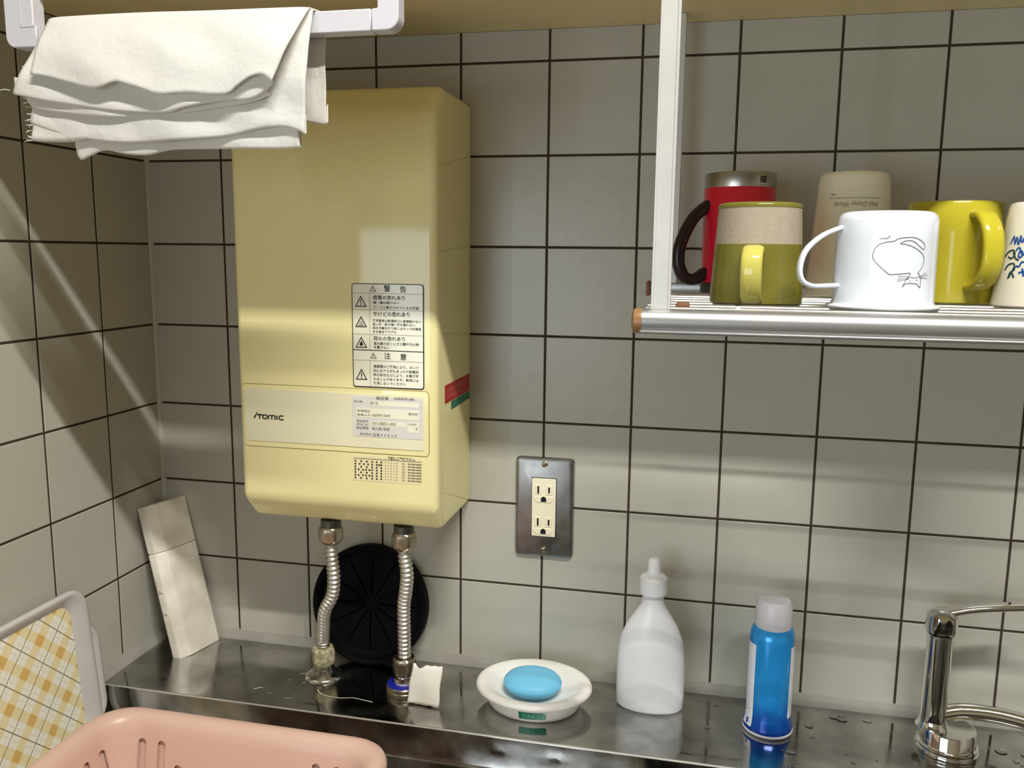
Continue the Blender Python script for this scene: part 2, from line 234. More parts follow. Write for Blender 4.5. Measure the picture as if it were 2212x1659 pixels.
# ---------------------------------------------------------------- helpers
def bm_new(): return bmesh.new()
def add_box(bm, x0, x1, y0, y1, z0, z1, bev=0.0, seg=2):
    t = bmesh.new()
    bmesh.ops.create_cube(t, size=1.0)
    for v in t.verts:
        v.co = Vector(((x0+x1)/2 + v.co.x*(x1-x0), (y0+y1)/2 + v.co.y*(y1-y0), (z0+z1)/2 + v.co.z*(z1-z0)))
    if bev > 0:
        bmesh.ops.bevel(t, geom=list(t.edges), offset=bev, segments=seg, profile=0.5, affect='EDGES')
    merge(bm, t)
def merge(bm, t, mtx=None):
    me = bpy.data.meshes.new('tmp'); t.to_mesh(me); t.free()
    if mtx is not None: me.transform(mtx)
    bm.from_mesh(me); bpy.data.meshes.remove(me)
def add_prism(bm, prof, axis, a0, a1, bev=0.0, seg=3, edges=None):
    """extrude a closed 2-D profile along an axis: axis x -> profile (y,z), y -> (x,z), z -> (x,y)"""
    t = bmesh.new()
    def co(p, a):
        return {'x': (a, p[0], p[1]), 'y': (p[0], a, p[1]), 'z': (p[0], p[1], a)}[axis]
    n = len(prof)
    A = [t.verts.new(co(p, a0)) for p in prof]; B = [t.verts.new(co(p, a1)) for p in prof]
    t.faces.new(A); t.faces.new(B[::-1])
    for i in range(n):
        t.faces.new((A[i], B[i], B[(i+1) % n], A[(i+1) % n]))
    bmesh.ops.recalc_face_normals(t, faces=list(t.faces))
    if bev > 0:
        es = [e for e in t.edges if edges is None or edges(e)]
        bmesh.ops.bevel(t, geom=es, offset=bev, segments=seg, profile=0.5, affect='EDGES')
    merge(bm, t)
def add_lathe(bm, prof, cx=0, cy=0, seg=48, sx=1.0, sy=1.0, mtx=None):
    """revolve (r,z) about the z axis"""
    t = bmesh.new(); rings = []
    for r, z in prof:
        if r < 1e-7: rings.append([t.verts.new((cx, cy, z))])
        else: rings.append([t.verts.new((cx + sx*r*math.cos(2*PI*i/seg), cy + sy*r*math.sin(2*PI*i/seg), z)) for i in range(seg)])
    for a, b in zip(rings, rings[1:]):
        if len(a) == 1 and len(b) == 1: continue
        for i in range(seg):
            j = (i+1) % seg
            if len(a) == 1: t.faces.new((a[0], b[j], b[i]))
            elif len(b) == 1: t.faces.new((a[i], a[j], b[0]))
            else: t.faces.new((a[i], a[j], b[j], b[i]))
    bmesh.ops.recalc_face_normals(t, faces=list(t.faces))
    merge(bm, t, mtx)
def frames(pts):
    n = len(pts); T = []
    for i in range(n):
        d = pts[min(i+1, n-1)] - pts[max(i-1, 0)]
        T.append(d.normalized())
    u = T[0].orthogonal().normalized(); F = []
    for i in range(n):
        u = (u - T[i]*u.dot(T[i])).normalized(); F.append((T[i], u, T[i].cross(u)))
    return F
def add_tube(bm, pts, rad, seg=12, cap=True, flat=None, up=None):
    """sweep; rad a number or list; flat=(w,h) half sizes sweeps a rounded strap with width along `up`"""
    pts = [Vector(p) for p in pts]; F = frames(pts); rings = []
    n = len(pts)
    for i, p in enumerate(pts):
        T, u, v = F[i]
        if up is not None:
            u = Vector(up); u = (u - T*u.dot(T)).normalized(); v = T.cross(u)
        ring = []
        for k in range(seg):
            a = 2*PI*k/seg
            if flat:
                fw, fh = flat[i] if isinstance(flat, list) else flat
                ca, sa = math.cos(a), math.sin(a)
                ring.append(bm.verts.new(p + u*fw*math.copysign(abs(ca)**0.6, ca) + v*fh*math.copysign(abs(sa)**0.8, sa)))
            else:
                r = rad[i] if isinstance(rad, (list, tuple)) else rad
                ring.append(bm.verts.new(p + (u*math.cos(a) + v*math.sin(a))*r))
        rings.append(ring)
    for a, b in zip(rings, rings[1:]):
        for k in range(seg):
            j = (k+1) % seg
            bm.faces.new((a[k], a[j], b[j], b[k]))
    if cap:
        bm.faces.new(rings[0][::-1]); bm.faces.new(rings[-1])
def spline(ctrl, n):
    """Catmull-Rom through control points"""
    P = [Vector(c) for c in ctrl]; P = [P[0]*2-P[1]] + P + [P[-1]*2-P[-2]]
    out = []; m = len(P)-3
    for i in range(n+1):
        t = i/n*m; k = min(int(t), m-1); t -= k
        a, b, c, d = P[k:k+4]
        out.append(0.5*((2*b) + (c-a)*t + (2*a-5*b+4*c-d)*t*t + (3*b-a-3*c+d)*t**3))
    return out
ORG = {}
def origin(o):
    while o is not None:
        if o.name in ORG: return ORG[o.name]
        o = o.parent
    return Vector((0, 0, 0))
def tag(o, label=None, cat=None, group=None, kind=None):
    if label: o['label'] = label
    if cat: o['category'] = cat
    if group: o['group'] = group
    if kind: o['kind'] = kind
    return o
def thing(name, loc, label, cat, group=None):
    o = bpy.data.objects.new(name, None); COL.objects.link(o); o.empty_display_size = 0.02
    o.location = loc; ORG[o.name] = Vector(loc)
    return tag(o, label, cat, group)
def obj(name, bm, m, parent=None, loc=None, smooth=True, angle=40, local=False):
    """link a bmesh given in world coordinates as one mesh object"""
    bmesh.ops.remove_doubles(bm, verts=list(bm.verts), dist=1e-7)
    me = bpy.data.meshes.new(name); bm.to_mesh(me); bm.free()
    o = bpy.data.objects.new(name, me); COL.objects.link(o)
    if m is not None:
        for k in (m if isinstance(m, (list, tuple)) else [m]): me.materials.append(k)
    if parent is not None:
        o.parent = parent
        if not local: me.transform(Matrix.Translation(-origin(parent)))
    elif loc is not None:
        me.transform(Matrix.Translation(-Vector(loc))); o.location = loc; ORG[o.name] = Vector(loc)
    else:
        ORG[o.name] = Vector((0, 0, 0))
    if smooth:
        me.shade_smooth()
        me.set_sharp_from_angle(angle=math.radians(angle))
    return o
def structure(name, bm, m, **k): return tag(obj(name, bm, m, **k), kind='structure')
def text_geo(body, font_scale=1.0, bold=0.0, shear=0.0):
    cu = bpy.data.curves.new('txt', 'FONT'); cu.body = body; cu.resolution_u = 2; cu.offset = bold; cu.shear = shear
    o = bpy.data.objects.new('txt', cu); me = o.to_mesh()
    vs = [v.co.copy() for v in me.vertices]; fs = [tuple(p.vertices) for p in me.polygons]
    o.to_mesh_clear(); bpy.data.objects.remove(o); bpy.data.curves.remove(cu)
    return vs, fs
def put_text(bm, body, x0, x1, zc, h, fn, bold=0.0, shear=0.0, flip=False):
    """lay a line of text into the box x0..x1, zc +- h/2; fn maps (x,z) to world"""
    vs, fs = text_geo(body, bold=bold, shear=shear)
    if not vs: return
    ax = min(v.x for v in vs); bx = max(v.x for v in vs); ay = min(v.y for v in vs); by = max(v.y for v in vs)
    new = []
    for v in vs:
        s = (v.x-ax)/(bx-ax); t = (v.y-ay)/(by-ay) - 0.5
        if flip: s, t = 1-s, -t
        new.append(bm.verts.new(fn(x0 + s*(x1-x0), zc + t*h)))
    for f in fs:
        try: bm.faces.new([new[i] for i in f])
        except ValueError: pass
def ribbon(bm, pts, w, fn, close=False):
    """flat stroke of width w along 2-D points mapped by fn"""
    P = [Vector((p[0], p[1])) for p in pts]; n = len(P); L = []; Rr = []
    for i in range(n):
        d = (P[min(i+1, n-1)] - P[max(i-1, 0)])
        if d.length < 1e-9: d = Vector((1, 0))
        d.normalize(); nn = Vector((-d.y, d.x))*w/2
        e = Vector((0, 0))
        if i == 0: e = -d*w*0.3
        if i == n-1: e = d*w*0.3
        L.append(bm.verts.new(fn(*(P[i]+nn+e)))); Rr.append(bm.verts.new(fn(*(P[i]-nn+e))))
    for i in range(n-1):
        bm.faces.new((L[i], Rr[i], Rr[i+1], L[i+1]))
def rect(bm, x0, x1, z0, z1, fn):
    bm.faces.new([bm.verts.new(fn(*p)) for p in ((x0, z0), (x1, z0), (x1, z1), (x0, z1))])
def rrect(cx0, cx1, cy0, cy1, r, n=8):
    out = []
    for (cx, cy, a0) in ((cx1-r, cy1-r, 0), (cx0+r, cy1-r, 90), (cx0+r, cy0+r, 180), (cx1-r, cy0+r, 270)):
        for k in range(n+1):
            a = math.radians(a0 + 90*k/n); out.append((cx + r*math.cos(a), cy + r*math.sin(a)))
    return out
def loft(bm, rings, close=False, cap0=False, cap1=False):
    V = [[bm.verts.new(p) for p in r] for r in rings]
    for a, b in zip(V, V[1:]):
        n = len(a)
        for i in range(n): bm.faces.new((a[i], a[(i+1) % n], b[(i+1) % n], b[i]))
    if cap0: bm.faces.new(V[0][::-1])
    if cap1: bm.faces.new(V[-1])
    return V

# ---------------------------------------------------------------- the room
CT = 0.742            # underside of the wall cabinet
FL, CE = -0.86, 1.56  # floor and ceiling (the sink deck is z = 0)
b = bm_new(); add_box(b, -1.6, 2.6, -2.75, 0.15, FL-0.1, FL); structure('floor', b, M['floor'], smooth=False)
b = bm_new(); add_box(b, -1.6, 2.6, -2.75, 0.15, CE, CE+0.1); structure('ceiling', b, M['wall_paint'], smooth=False)
wb = bm_new(); add_box(wb, -0.05, 2.6, 0.0003, 0.15, FL, CE)
wall_back = structure('wall_back', wb, M['joint'], smooth=False)
wl = bm_new(); add_box(wl, -0.12, -0.0003, -1.06, 0.15, FL, CE)
wall_left = structure('wall_left', wl, M['joint'], smooth=False)
b = bm_new(); add_box(b, -1.7, -1.6, -2.75, 0.15, FL, CE); add_box(b, -1.6, -0.12, 0.0, 0.15, FL, CE)
structure('wall_far_left', b, M['wall_paint'], smooth=False)
b = bm_new(); add_box(b, 2.6, 2.7, -2.75, 0.15, FL, CE); structure('wall_right', b, M['wall_paint'], smooth=False)
b = bm_new()
for x0, x1, z0, z1 in ((-1.6, -1.02, FL, CE), (0.37, 2.6, FL, CE), (-1.02, 0.37, FL, -0.12), (-1.02, 0.37, 0.72, CE)):
    add_box(b, x0, x1, -2.75, -2.65, z0, z1)
structure('wall_front', b, M['wall_paint'], smooth=False)
w1 = bm_new()
for x0, x1, z0, z1 in ((-1.02, -1.00, -0.12, 0.72), (0.35, 0.37, -0.12, 0.72), (-1.00, 0.35, -0.12, -0.10), (-1.00, 0.35, 0.70, 0.72), (-0.535, -0.52, -0.10, 0.70)):
    add_box(w1, x0, x1, -2.70, -2.65, z0, z1)
win = structure('window_1', w1, M['alu'], smooth=False)
b = bm_new(); add_box(b, -1.00, 0.35, -2.685, -2.68, -0.10, 0.70)
gm = glass_mat(); gm.name = 'window glass'
obj('pane', b, gm, win, smooth=False)

# tiles: one shared mesh of a tile 97.8 mm square with softly rounded edges
PITCH, TJ = 0.1, 0.0026
def tile_mesh(w, h, name='tile'):
    """tile face in local x (width) and z (height), front towards -y"""
    t = bmesh.new(); rings = []
    for ins, y in ((0, 0.0004), (0, -0.0001), (0.0006, -0.0005)):
        rings.append([(-w/2+ins, y, -h/2+ins), (w/2-ins, y, -h/2+ins), (w/2-ins, y, h/2-ins), (-w/2+ins, y, h/2-ins)])
    loft(t, rings, cap1=True)
    bmesh.ops.recalc_face_normals(t, faces=list(t.faces))
    me = bpy.data.meshes.new(name); t.to_mesh(me); t.free()
    me.materials.append(M['tile'])
    return me
tmeshes = {}
def put_tile(parent, x0, x1, z0, z1, side):
    w, h = round(x1-x0, 5), round(z1-z0, 5)
    if (w, h) not in tmeshes: tmeshes[(w, h)] = tile_mesh(w, h)
    o = bpy.data.objects.new('tile', tmeshes[(w, h)]); COL.objects.link(o); o.parent = parent
    j = R.uniform(-0.0002, 0.0002)
    if side == 'back': o.location = ((x0+x1)/2, j, (z0+z1)/2)
    else:
        o.location = (j, -(x0+x1)/2, (z0+z1)/2); o.rotation_euler = (0, 0, PI/2)
    o.rotation_euler.x += R.uniform(-0.0015, 0.0015)
    return o
zs = [0.009 + 0.1*i for i in range(8)]
rows = [(z+TJ/2, z+0.1-TJ/2) for z in zs[:7]] + [(0.709+TJ/2, 0.7418)]
X0 = 0.1012
cols = [(0.003, X0-TJ/2)] + [(X0+0.1*i+TJ/2, X0+0.1*(i+1)-TJ/2) for i in range(12)]
for z0, z1 in rows:
    for x0, x1 in cols: put_tile(wall_back, x0, x1, z0, z1, 'back')
Y0 = 0.0981
lcols = [(0.003, Y0-TJ/2)] + [(Y0+0.1*i+TJ/2, Y0+0.1*(i+1)-TJ/2) for i in range(9)]
for z0, z1 in [(-0.091+TJ/2, 0.009-TJ/2)] + rows:
    for x0, x1 in lcols: put_tile(wall_left, x0, x1, z0, z1, 'left')
# caulk beads along the deck and up the corner
b = bm_new(); add_prism(b, [(0.001, 0.0125), (-0.0012, 0.0115), (-0.0022, 0.009), (-0.0052, 0.0035), (-0.0058, -0.001), (0.001, -0.001)], 'x', 0.0, 1.4)
structure('trim_1', b, M['caulk'])
b = bm_new(); add_prism(b, [(-0.001, 0.0125), (0.0012, 0.0115), (0.0022, 0.009), (0.0075, 0.0035), (0.0085, -0.001), (-0.001, -0.001)], 'y', -0.146, 0.0)
structure('trim_2', b, M['caulk'])
b = bm_new(); add_prism(b, [(-0.001, 0.001), (0.0046, 0.001), (0.0038, -0.0018), (0.0018, -0.0038), (-0.001, -0.0046)], 'z', 0.008, CT)
structure('trim_3', b, M['tile'])

# wall cabinet over the sink: only its underside shows
cab = thing('wall_cabinet', (0.75, -0.18, CT), 'cream wall cabinet whose flat underside closes the top of the picture', 'cabinet')
b = bm_new(); add_box(b, 0.002, 1.5, -0.345, 0.0, CT, CT+0.016); obj('bottom_board', b, M['ceil'], cab, smooth=False)
b = bm_new(); add_box(b, 0.002, 1.5, -0.345, 0.0, CT+0.017, CE-0.1); obj('carcass', b, M['ceil'], cab, smooth=False)
for i in range(3):
    b = bm_new(); add_box(b, 0.004+0.4987*i, 0.4977+0.4987*i, -0.3665, -0.346, CT+0.0002, CE-0.105, 0.002, 1); obj('door', b, M['ceil'], cab)
# ceiling lamp body
lamp = thing('ceiling_lamp', (0.95, -0.98, CE), 'white batten lamp with one tube on the ceiling in front of the sink', 'lamp')
b = bm_new(); add_box(b, 0.56, 1.32, -1.03, -0.93, CE-0.03, CE-0.0005, 0.004); obj('housing', b, M['white_plastic'], lamp)

# ---------------------------------------------------------------- sink counter
sink = thing('sink_counter', (0.7, -0.15, -0.04), 'stainless steel sink counter with a raised back ledge along the tiled wall', 'counter')
LY = -0.147
b = bm_new()
prof = [(-0.0005, -0.012), (-0.0005, 0.0), (LY+0.0022, 0.0)]
for k in range(1, 6):
    a = math.radians(90 + 90*k/5); prof.append((LY+0.0022+0.0022*math.cos(a), -0.0022+0.0022*math.sin(a)))
prof += [(LY-0.001, -0.034), (LY-0.003, -0.0372), (LY-0.006, -0.0395), (LY+0.02, -0.0395), (LY+0.02, -0.012)]
add_prism(b, prof, 'x', 0.003, 1.45)
obj('back_ledge', b, M['steel'], sink, angle=50)
b = bm_new(); add_prism(b, [(LY+0.0010, 0.00008), (LY+0.0002, -0.0003), (LY-0.0002, -0.0012), (LY+0.0006, -0.0012)], 'x', 0.004, 1.449)
obj('edge_highlight', b, M['edge'], sink)  # paler strip paints the bright highlight along the ledge's front fold
# drainboard with ribs, then the basin on the right
b = bm_new()
add_prism(b, [(LY-0.004, -0.0375), (LY-0.004, -0.0395), (-0.62, -0.0395), (-0.62, -0.0375)], 'x', 0.003, 0.622)
for i in range(12):
    y = -0.20-0.03*i
    add_prism(b, [(y-0.005, -0.0376), (y-0.0025, -0.0352), (y+0.0025, -0.0352), (y+0.005, -0.0376)], 'x', 0.40, 0.60)
obj('drainboard', b, M['steel_face'], sink, smooth=True, angle=30)
b = bm_new()
out = rrect(0.632, 1.40, -0.60, LY-0.012, 0.05); inn = rrect(0.625, 1.407, -0.607, LY-0.004, 0.052)
loft(b, [[(x, y, -0.0375) for x, y in inn], [(x, y, -0.040) for x, y in out]] + [[(x, y, -0.19) for x, y in rrect(0.637, 1.395, -0.595, LY-0.017, 0.05)], [(x, y, -0.20) for x, y in rrect(0.65, 1.38, -0.58, LY-0.03, 0.05)]], cap1=True)
obj('basin', b, M['steel_face'], sink)
b = bm_new(); add_box(b, 0.003, 1.45, -0.64, -0.622, -0.075, -0.0378, 0.004); obj('front_edge', b, M['steel_face'], sink)
b = bm_new(); add_box(b, 0.003, 1.45, -0.60, -0.002, FL, -0.205); add_box(b, 0.003, 0.60, -0.60, -0.002, -0.205, -0.045); obj('base_cabinet', b, M['ceil'], sink, smooth=False)
# dried lime streaks on the ledge
b = bm_new()
fl = lambda x, y: Vector((x, y, 0.0003))
ribbon(b, [(p.x, p.y) for p in spline([(0.258, -0.101, 0), (0.266, -0.109, 0), (0.279, -0.1125, 0), (0.292, -0.1125, 0), (0.305, -0.109, 0), (0.318, -0.1105, 0), (0.330, -0.1125, 0)], 30)], 0.0011, fl)
for (x, y, dx, dy, w) in ((0.186, -0.1165, 0.008, 0.0045, 0.0013), (0.206, -0.122, 0.004, 0.001, 0.0005), (0.228, -0.128, 0.010, 0.002, 0.0005), (0.2335, -0.0905, 0.003, 0.0015, 0.0006), (0.222, -0.072, 0.006, 0.003, 0.0008), (0.2155, -0.0885, 0.002, 0.001, 0.0005), (0.262, -0.089, 0.004, 0.003, 0.0006)):
    ribbon(b, [(x, y), (x+dx*0.3, y+dy*0.25), (x+dx*0.55, y+dy*0.9), (x+dx, y+dy)], w, fl)
obj('lime_streak', b, M['scale'], sink, smooth=False)

# ---------------------------------------------------------------- water heater
HX0, HX1, HF = 0.1870, 0.4126, -0.128
heater = thing('water_heater', (0.30, -0.064, 0.206), 'cream yellow wall-mounted electric water heater with warning labels', 'heater')
b = bm_new()
add_prism(b, [(-0.0018, 0.206), (-0.104, 0.206), (HF, 0.2335), (HF, 0.6400), (-0.103, 0.6675), (-0.0018, 0.6675)], 'x', HX0, HX1, bev=0.0085, seg=5,
          edges=lambda e: not all(abs(v.co.y+0.0018) < 1e-5 for v in e.verts))
obj('case', b, M['cream'], heater, angle=60)
HP = lambda d: (lambda x, z: Vector((x, HF-d, z)))
def slab(bm, pts, d0, d1, bev=0.0):
    add_prism(bm, pts, 'y', HF-d0, HF-d1)
b = bm_new(); slab(b, rrect(0.1935, 0.4035, 0.2925, 0.3603, 0.004, 4), -0.002, 0.0009); 
panel = obj('service_panel', b, M['cream'], heater)
b = bm_new(); add_prism(b, rrect(0.1930, 0.4041, 0.2919, 0.3609, 0.0045, 4), 'y', HF+0.002, HF-0.0003); obj('panel_seam_shade', b, M['seam'], heater)  # brownish rim paints the shadow gap round the panel
b = bm_new(); slab(b, rrect(0.1958, 0.3985, 0.2985, 0.3555, 0.002, 3), 0.0005, 0.0017)
plate = obj('name_plate', b, M['cream_plate'], heater)
b = bm_new()
for st in LOGO: ribbon(b, st, 0.0014 if len(st) > 2 else 0.0015, HP(0.0020))
obj('logo', b, M['ink'], plate, smooth=False)
# warning label
WX0, WX1, WZ0, WZ1 = 0.3210, 0.3990, 0.3623, 0.4702
b = bm_new(); slab(b, rrect(WX0, WX1, WZ0, WZ1, 0.003, 4), -0.0005, 0.0004)
warn = obj('warning_label', b, M['paper'], heater)
b = bm_new(); f = HP(0.0006)
for t, x0, x1, zc, h in WARN: put_text(b, t, x0, x1, zc, h, f, bold=0.012)
def ring2(bm, o, i, fn):
    A = [bm.verts.new(fn(*p)) for p in o]; B = [bm.verts.new(fn(*p)) for p in i]; n = len(A)
    for k in range(n): bm.faces.new((A[k], A[(k+1) % n], B[(k+1) % n], B[k]))
ring2(b, rrect(WX0, WX1, WZ0, WZ1, 0.003, 4), rrect(WX0+0.0008, WX1-0.0012, WZ0+0.0012, WZ1-0.0008, 0.0024, 4), f)
for g, x0, x1, z0, z1 in TRI:
    xm = (x0+x1)/2; w = x1-x0; h = z1-z0; cx, cz = xm, z0+h/3
    sc_ = lambda p, s: (cx+(p[0]-cx)*s, cz+(p[1]-cz)*s)
    tri = [(x0, z0), (x1, z0), (xm, z1)]
    ring2(b, tri, [sc_(p, 0.74) for p in tri], f)
    if g == '!':
        ribbon(b, [(cx, cz+h*0.26), (cx, cz)], w*0.09, f); ribbon(b, [(cx, cz-h*0.12), (cx, cz-h*0.16)], w*0.09, f)
    elif g == 'z':
        ribbon(b, [(cx+w*0.03, cz+h*0.3), (cx-w*0.05, cz+h*0.08), (cx+w*0.05, cz+h*0.06), (cx-w*0.01, cz-h*0.18)], w*0.07, f)
    elif g == 'h':
        for q in (-0.1, 0, 0.1): ribbon(b, [(cx+w*q, cz+h*0.2), (cx+w*(q-0.03), cz+h*0.1), (cx+w*(q+0.03), cz), (cx+w*q, cz-h*0.1)], w*0.035, f)
        ribbon(b, [(cx-w*0.2, cz-h*0.17), (cx+w*0.2, cz-h*0.17)], w*0.05, f)
    elif g == 'f':
        pts = [(0, 0.30), (0.10, 0.12), (0.15, -0.02), (0.12, -0.13), (0, -0.17), (-0.12, -0.13), (-0.15, -0.02), (-0.09, 0.1)]
        b.faces.new([b.verts.new(f(cx+w*p[0], cz+h*p[1])) for p in pts])
for r in RULES:
    if r[0] == 'h' and r[4] == 3: ribbon(b, [(WX0, r[3]), (WX1, r[3])], 0.0009, f)
obj('lettering', b, M['ink'], warn, smooth=False)
b = bm_new()
for r in RULES:
    if r[0] == 'h' and r[4] == 1: ribbon(b, [(WX0+0.001, r[3]), (WX1-0.001, r[3])], 0.0004, f)
    if r[0] == 'v': ribbon(b, [(r[1], r[2]), (r[1], r[3])], 0.0004, f)
obj('ruling', b, M['ink_grey'], warn, smooth=False)
# guarantee label
b = bm_new(); slab(b, rrect(0.3203, 0.3977, 0.3102, 0.3530, 0.001, 2), 0.0014, 0.0021)
guar = obj('guarantee_label', b, M['silver_label'], heater)
b = bm_new(); f = HP(0.0023)
for x0, x1, z0, z1 in GBOX: slab(b, rrect(x0, x1, z0, z1, 0.0012, 3), 0.0018, 0.00225)
obj('white_field', b, M['paper'], guar)
b = bm_new(); f = HP(0.0025)
for t, x0, x1, zc, h in GUAR: put_text(b, t, x0, x1, zc, h, f, bold=0.02 if h > 0.004 else 0.0)
obj('lettering', b, M['ink_pale'], guar, smooth=False)
# contact label
b = bm_new(); slab(b, rrect(0.3190, 0.3960, 0.2615, 0.2895, 0.001, 2), -0.0005, 0.0003)
cont = obj('contact_label', b, M['cream_label'], heater)
b = bm_new(); f = HP(0.0005)
for t, x0, x1, zc, h in TELT: put_text(b, t, x0, x1, zc, h, f, bold=0.02 if t.startswith('下') or t.startswith('0') else 0.0)
for x, z in DOTS: rect(b, x-0.0009, x+0.0009, z-0.0009, z+0.0009, f)
ribbon(b, [(TELRULE[0], TELRULE[2]), (TELRULE[1], TELRULE[2])], 0.0005, f)
obj('lettering', b, M['ink'], cont, smooth=False)
# side stickers
SP = lambda d: (lambda y, z: Vector((HX1+d, y, z)))
for nm, mm, pm, y0, y1, z0, z1, lines in (('red_sticker', 'red_sticker', 'pink_ink', -0.1015, -0.004, 0.3437, 0.3633, (0.3565, 0.3500)), ('green_sticker', 'green_sticker', 'mint_ink', -0.078, -0.004, 0.3338, 0.3428, (0.3383,))):
    b = bm_new(); add_box(b, HX1-0.0004, HX1+0.0003, y0, y1, z0, z1)
    s = obj(nm, b, M[mm], heater, smooth=False)
    b = bm_new(); f = SP(0.0005)
    for zl in lines:
        y = y0+0.006
        while y < y0 + (y1-y0)*(0.85 if zl > 0.355 else 0.6):
            w = R.uniform(0.003, 0.0055)
            for q in (-0.0016, 0.0, 0.0016): ribbon(b, [(y, zl+q), (y+w*0.8, zl+q)], 0.0006, f)
            ribbon(b, [(y+w*0.4, zl-0.0022), (y+w*0.4, zl+0.0022)], 0.0006, f)
            y += w+0.0014
    obj('faded_print', b, M[pm], s, smooth=False)
# two pipe stubs under the case
for x in (0.2790, 0.3650):
    b = bm_new(); add_lathe(b, [(0.0, 0.2065), (0.0112, 0.2065), (0.0112, 0.1955), (0.0, 0.1955)], x, -0.10, 32)
    obj('pipe_stub', b, M['dark_pipe'], heater)

# ---------------------------------------------------------------- flexible hoses below the heater
def hexnut(bm, cx, cy, z0, z1, r, dome=0.0, rot=0.0):
    """hexagonal union nut with turned, rounded shoulders"""
    t = bmesh.new(); N = 48; rings = []
    levels = [(z0, 0.80), (z0+(z1-z0)*0.12, 0.93), (z0+(z1-z0)*0.32, 1.0), (z0+(z1-z0)*0.7, 1.0), (z0+(z1-z0)*0.9, 0.93), (z1, 0.80)]
    for z, lim in levels:
        ring = []
        for i in range(N):
            a = 2*PI*i/N; s = (a-rot) % (PI/3) - PI/6
            hexr = r*0.90/math.cos(s)
            ring.append(t.verts.new((cx+min(hexr, r*lim*1.04)*math.cos(a), cy+min(hexr, r*lim*1.04)*math.sin(a), z)))
        rings.append(ring)
    for a, c in zip(rings, rings[1:]):
        for i in range(N): t.faces.new((a[i], a[(i+1) % N], c[(i+1) % N], c[i]))
    t.faces.new(rings[0][::-1]); t.faces.new(rings[-1])
    merge(bm, t)
def hose(label, ctrl, topz, bot, scaled):
    x0, y0 = ctrl[0][0], ctrl[0][1]; bx, by = bot
    t = thing('flexible_hose', (bx, by, 0.0), label, 'hose', 'flexible hoses under the water heater')
    P = spline(ctrl, 420); L = 0.0; acc = [0.0]
    for a, c in zip(P, P[1:]): L += (c-a).length; acc.append(L)
    n = round(L/0.00545); rad = [0.0067 + 0.00105*math.sin(2*PI*s/L*n) for s in acc]
    b = bm_new(); add_tube(b, P, rad, 20); obj('corrugated_tube', b, M['hose'], t, angle=80)
    b = bm_new(); hexnut(b, x0, y0, topz-0.0185, topz, 0.0135, rot=0.25); obj('top_nut', b, M['brass'], t, angle=35)
    z = ctrl[-1][2]
    b = bm_new(); hexnut(b, bx, by, z-0.019, z+0.002, 0.0138, rot=0.1); obj('bottom_nut', b, M['scaled_nut' if scaled else 'brass'], t, angle=35)
    return t, z
t, z = hose('left corrugated steel hose bending to a lime-crusted nut and chrome flange', [(0.2785, -0.1, 0.184), (0.2788, -0.1, 0.165), (0.2802, -0.098, 0.1362), (0.276, -0.094, 0.114), (0.2640, -0.089, 0.092), (0.2570, -0.079, 0.066), (0.2520, -0.0700, 0.046), (0.2512, -0.0690, 0.035)], 0.1985, (0.2512, -0.0690), True)
b = bm_new(); add_lathe(b, [(0.0, 0.018), (0.0108, 0.018), (0.0110, 0.012), (0.0125, 0.0115), (0.0128, 0.0075), (0.0115, 0.006), (0.0115, 0.004)], 0.2512, -0.069, 40)
obj('adapter', b, M['chrome_worn'], t)
b = bm_new(); add_lathe(b, [(0.0112, 0.0075), (0.0165, 0.0060), (0.0205, 0.0040), (0.0222, 0.0018), (0.0225, 0.0002), (0.0, 0.0002)], 0.2512, -0.069, 56)
obj('flange', b, M['chrome_worn'], t)
t, z = hose('right corrugated steel hose above the flange with a blue ring', [(0.3650, -0.1, 0.184), (0.3656, -0.1, 0.170), (0.3674, -0.098, 0.1496), (0.3640, -0.093, 0.128), (0.3597, -0.088, 0.1067), (0.3581, -0.083, 0.0700), (0.3570, -0.080, 0.0460), (0.3568, -0.0795, 0.0400)], 0.1985, (0.3568, -0.0795), False)
b = bm_new(); add_lathe(b, [(0.0, 0.025), (0.0098, 0.025), (0.0098, 0.019), (0.0128, 0.0185), (0.0130, 0.0155), (0.0105, 0.015), (0.0105, 0.012)], 0.3568, -0.0795, 40)
obj('adapter', b, M['chrome'], t)
b = bm_new(); add_lathe(b, [(0.0104, 0.0162), (0.0118, 0.0160), (0.0118, 0.0116), (0.0104, 0.0116)], 0.3568, -0.0795, 40); obj('washer', b, M['white_plastic'], t)
b = bm_new(); add_lathe(b, [(0.0, 0.0122), (0.0195, 0.0112), (0.0202, 0.0104)], 0.3568, -0.0795, 48); obj('blue_ring', b, M['blue_plastic'], t)
b = bm_new(); add_lathe(b, [(0.0203, 0.0106), (0.0212, 0.0098), (0.0214, 0.0062), (0.0208, 0.0056), (0.0214, 0.0050), (0.0214, 0.0004), (0.0, 0.0004)], 0.3568, -0.0795, 48)
obj('flange', b, M['brass'], t)

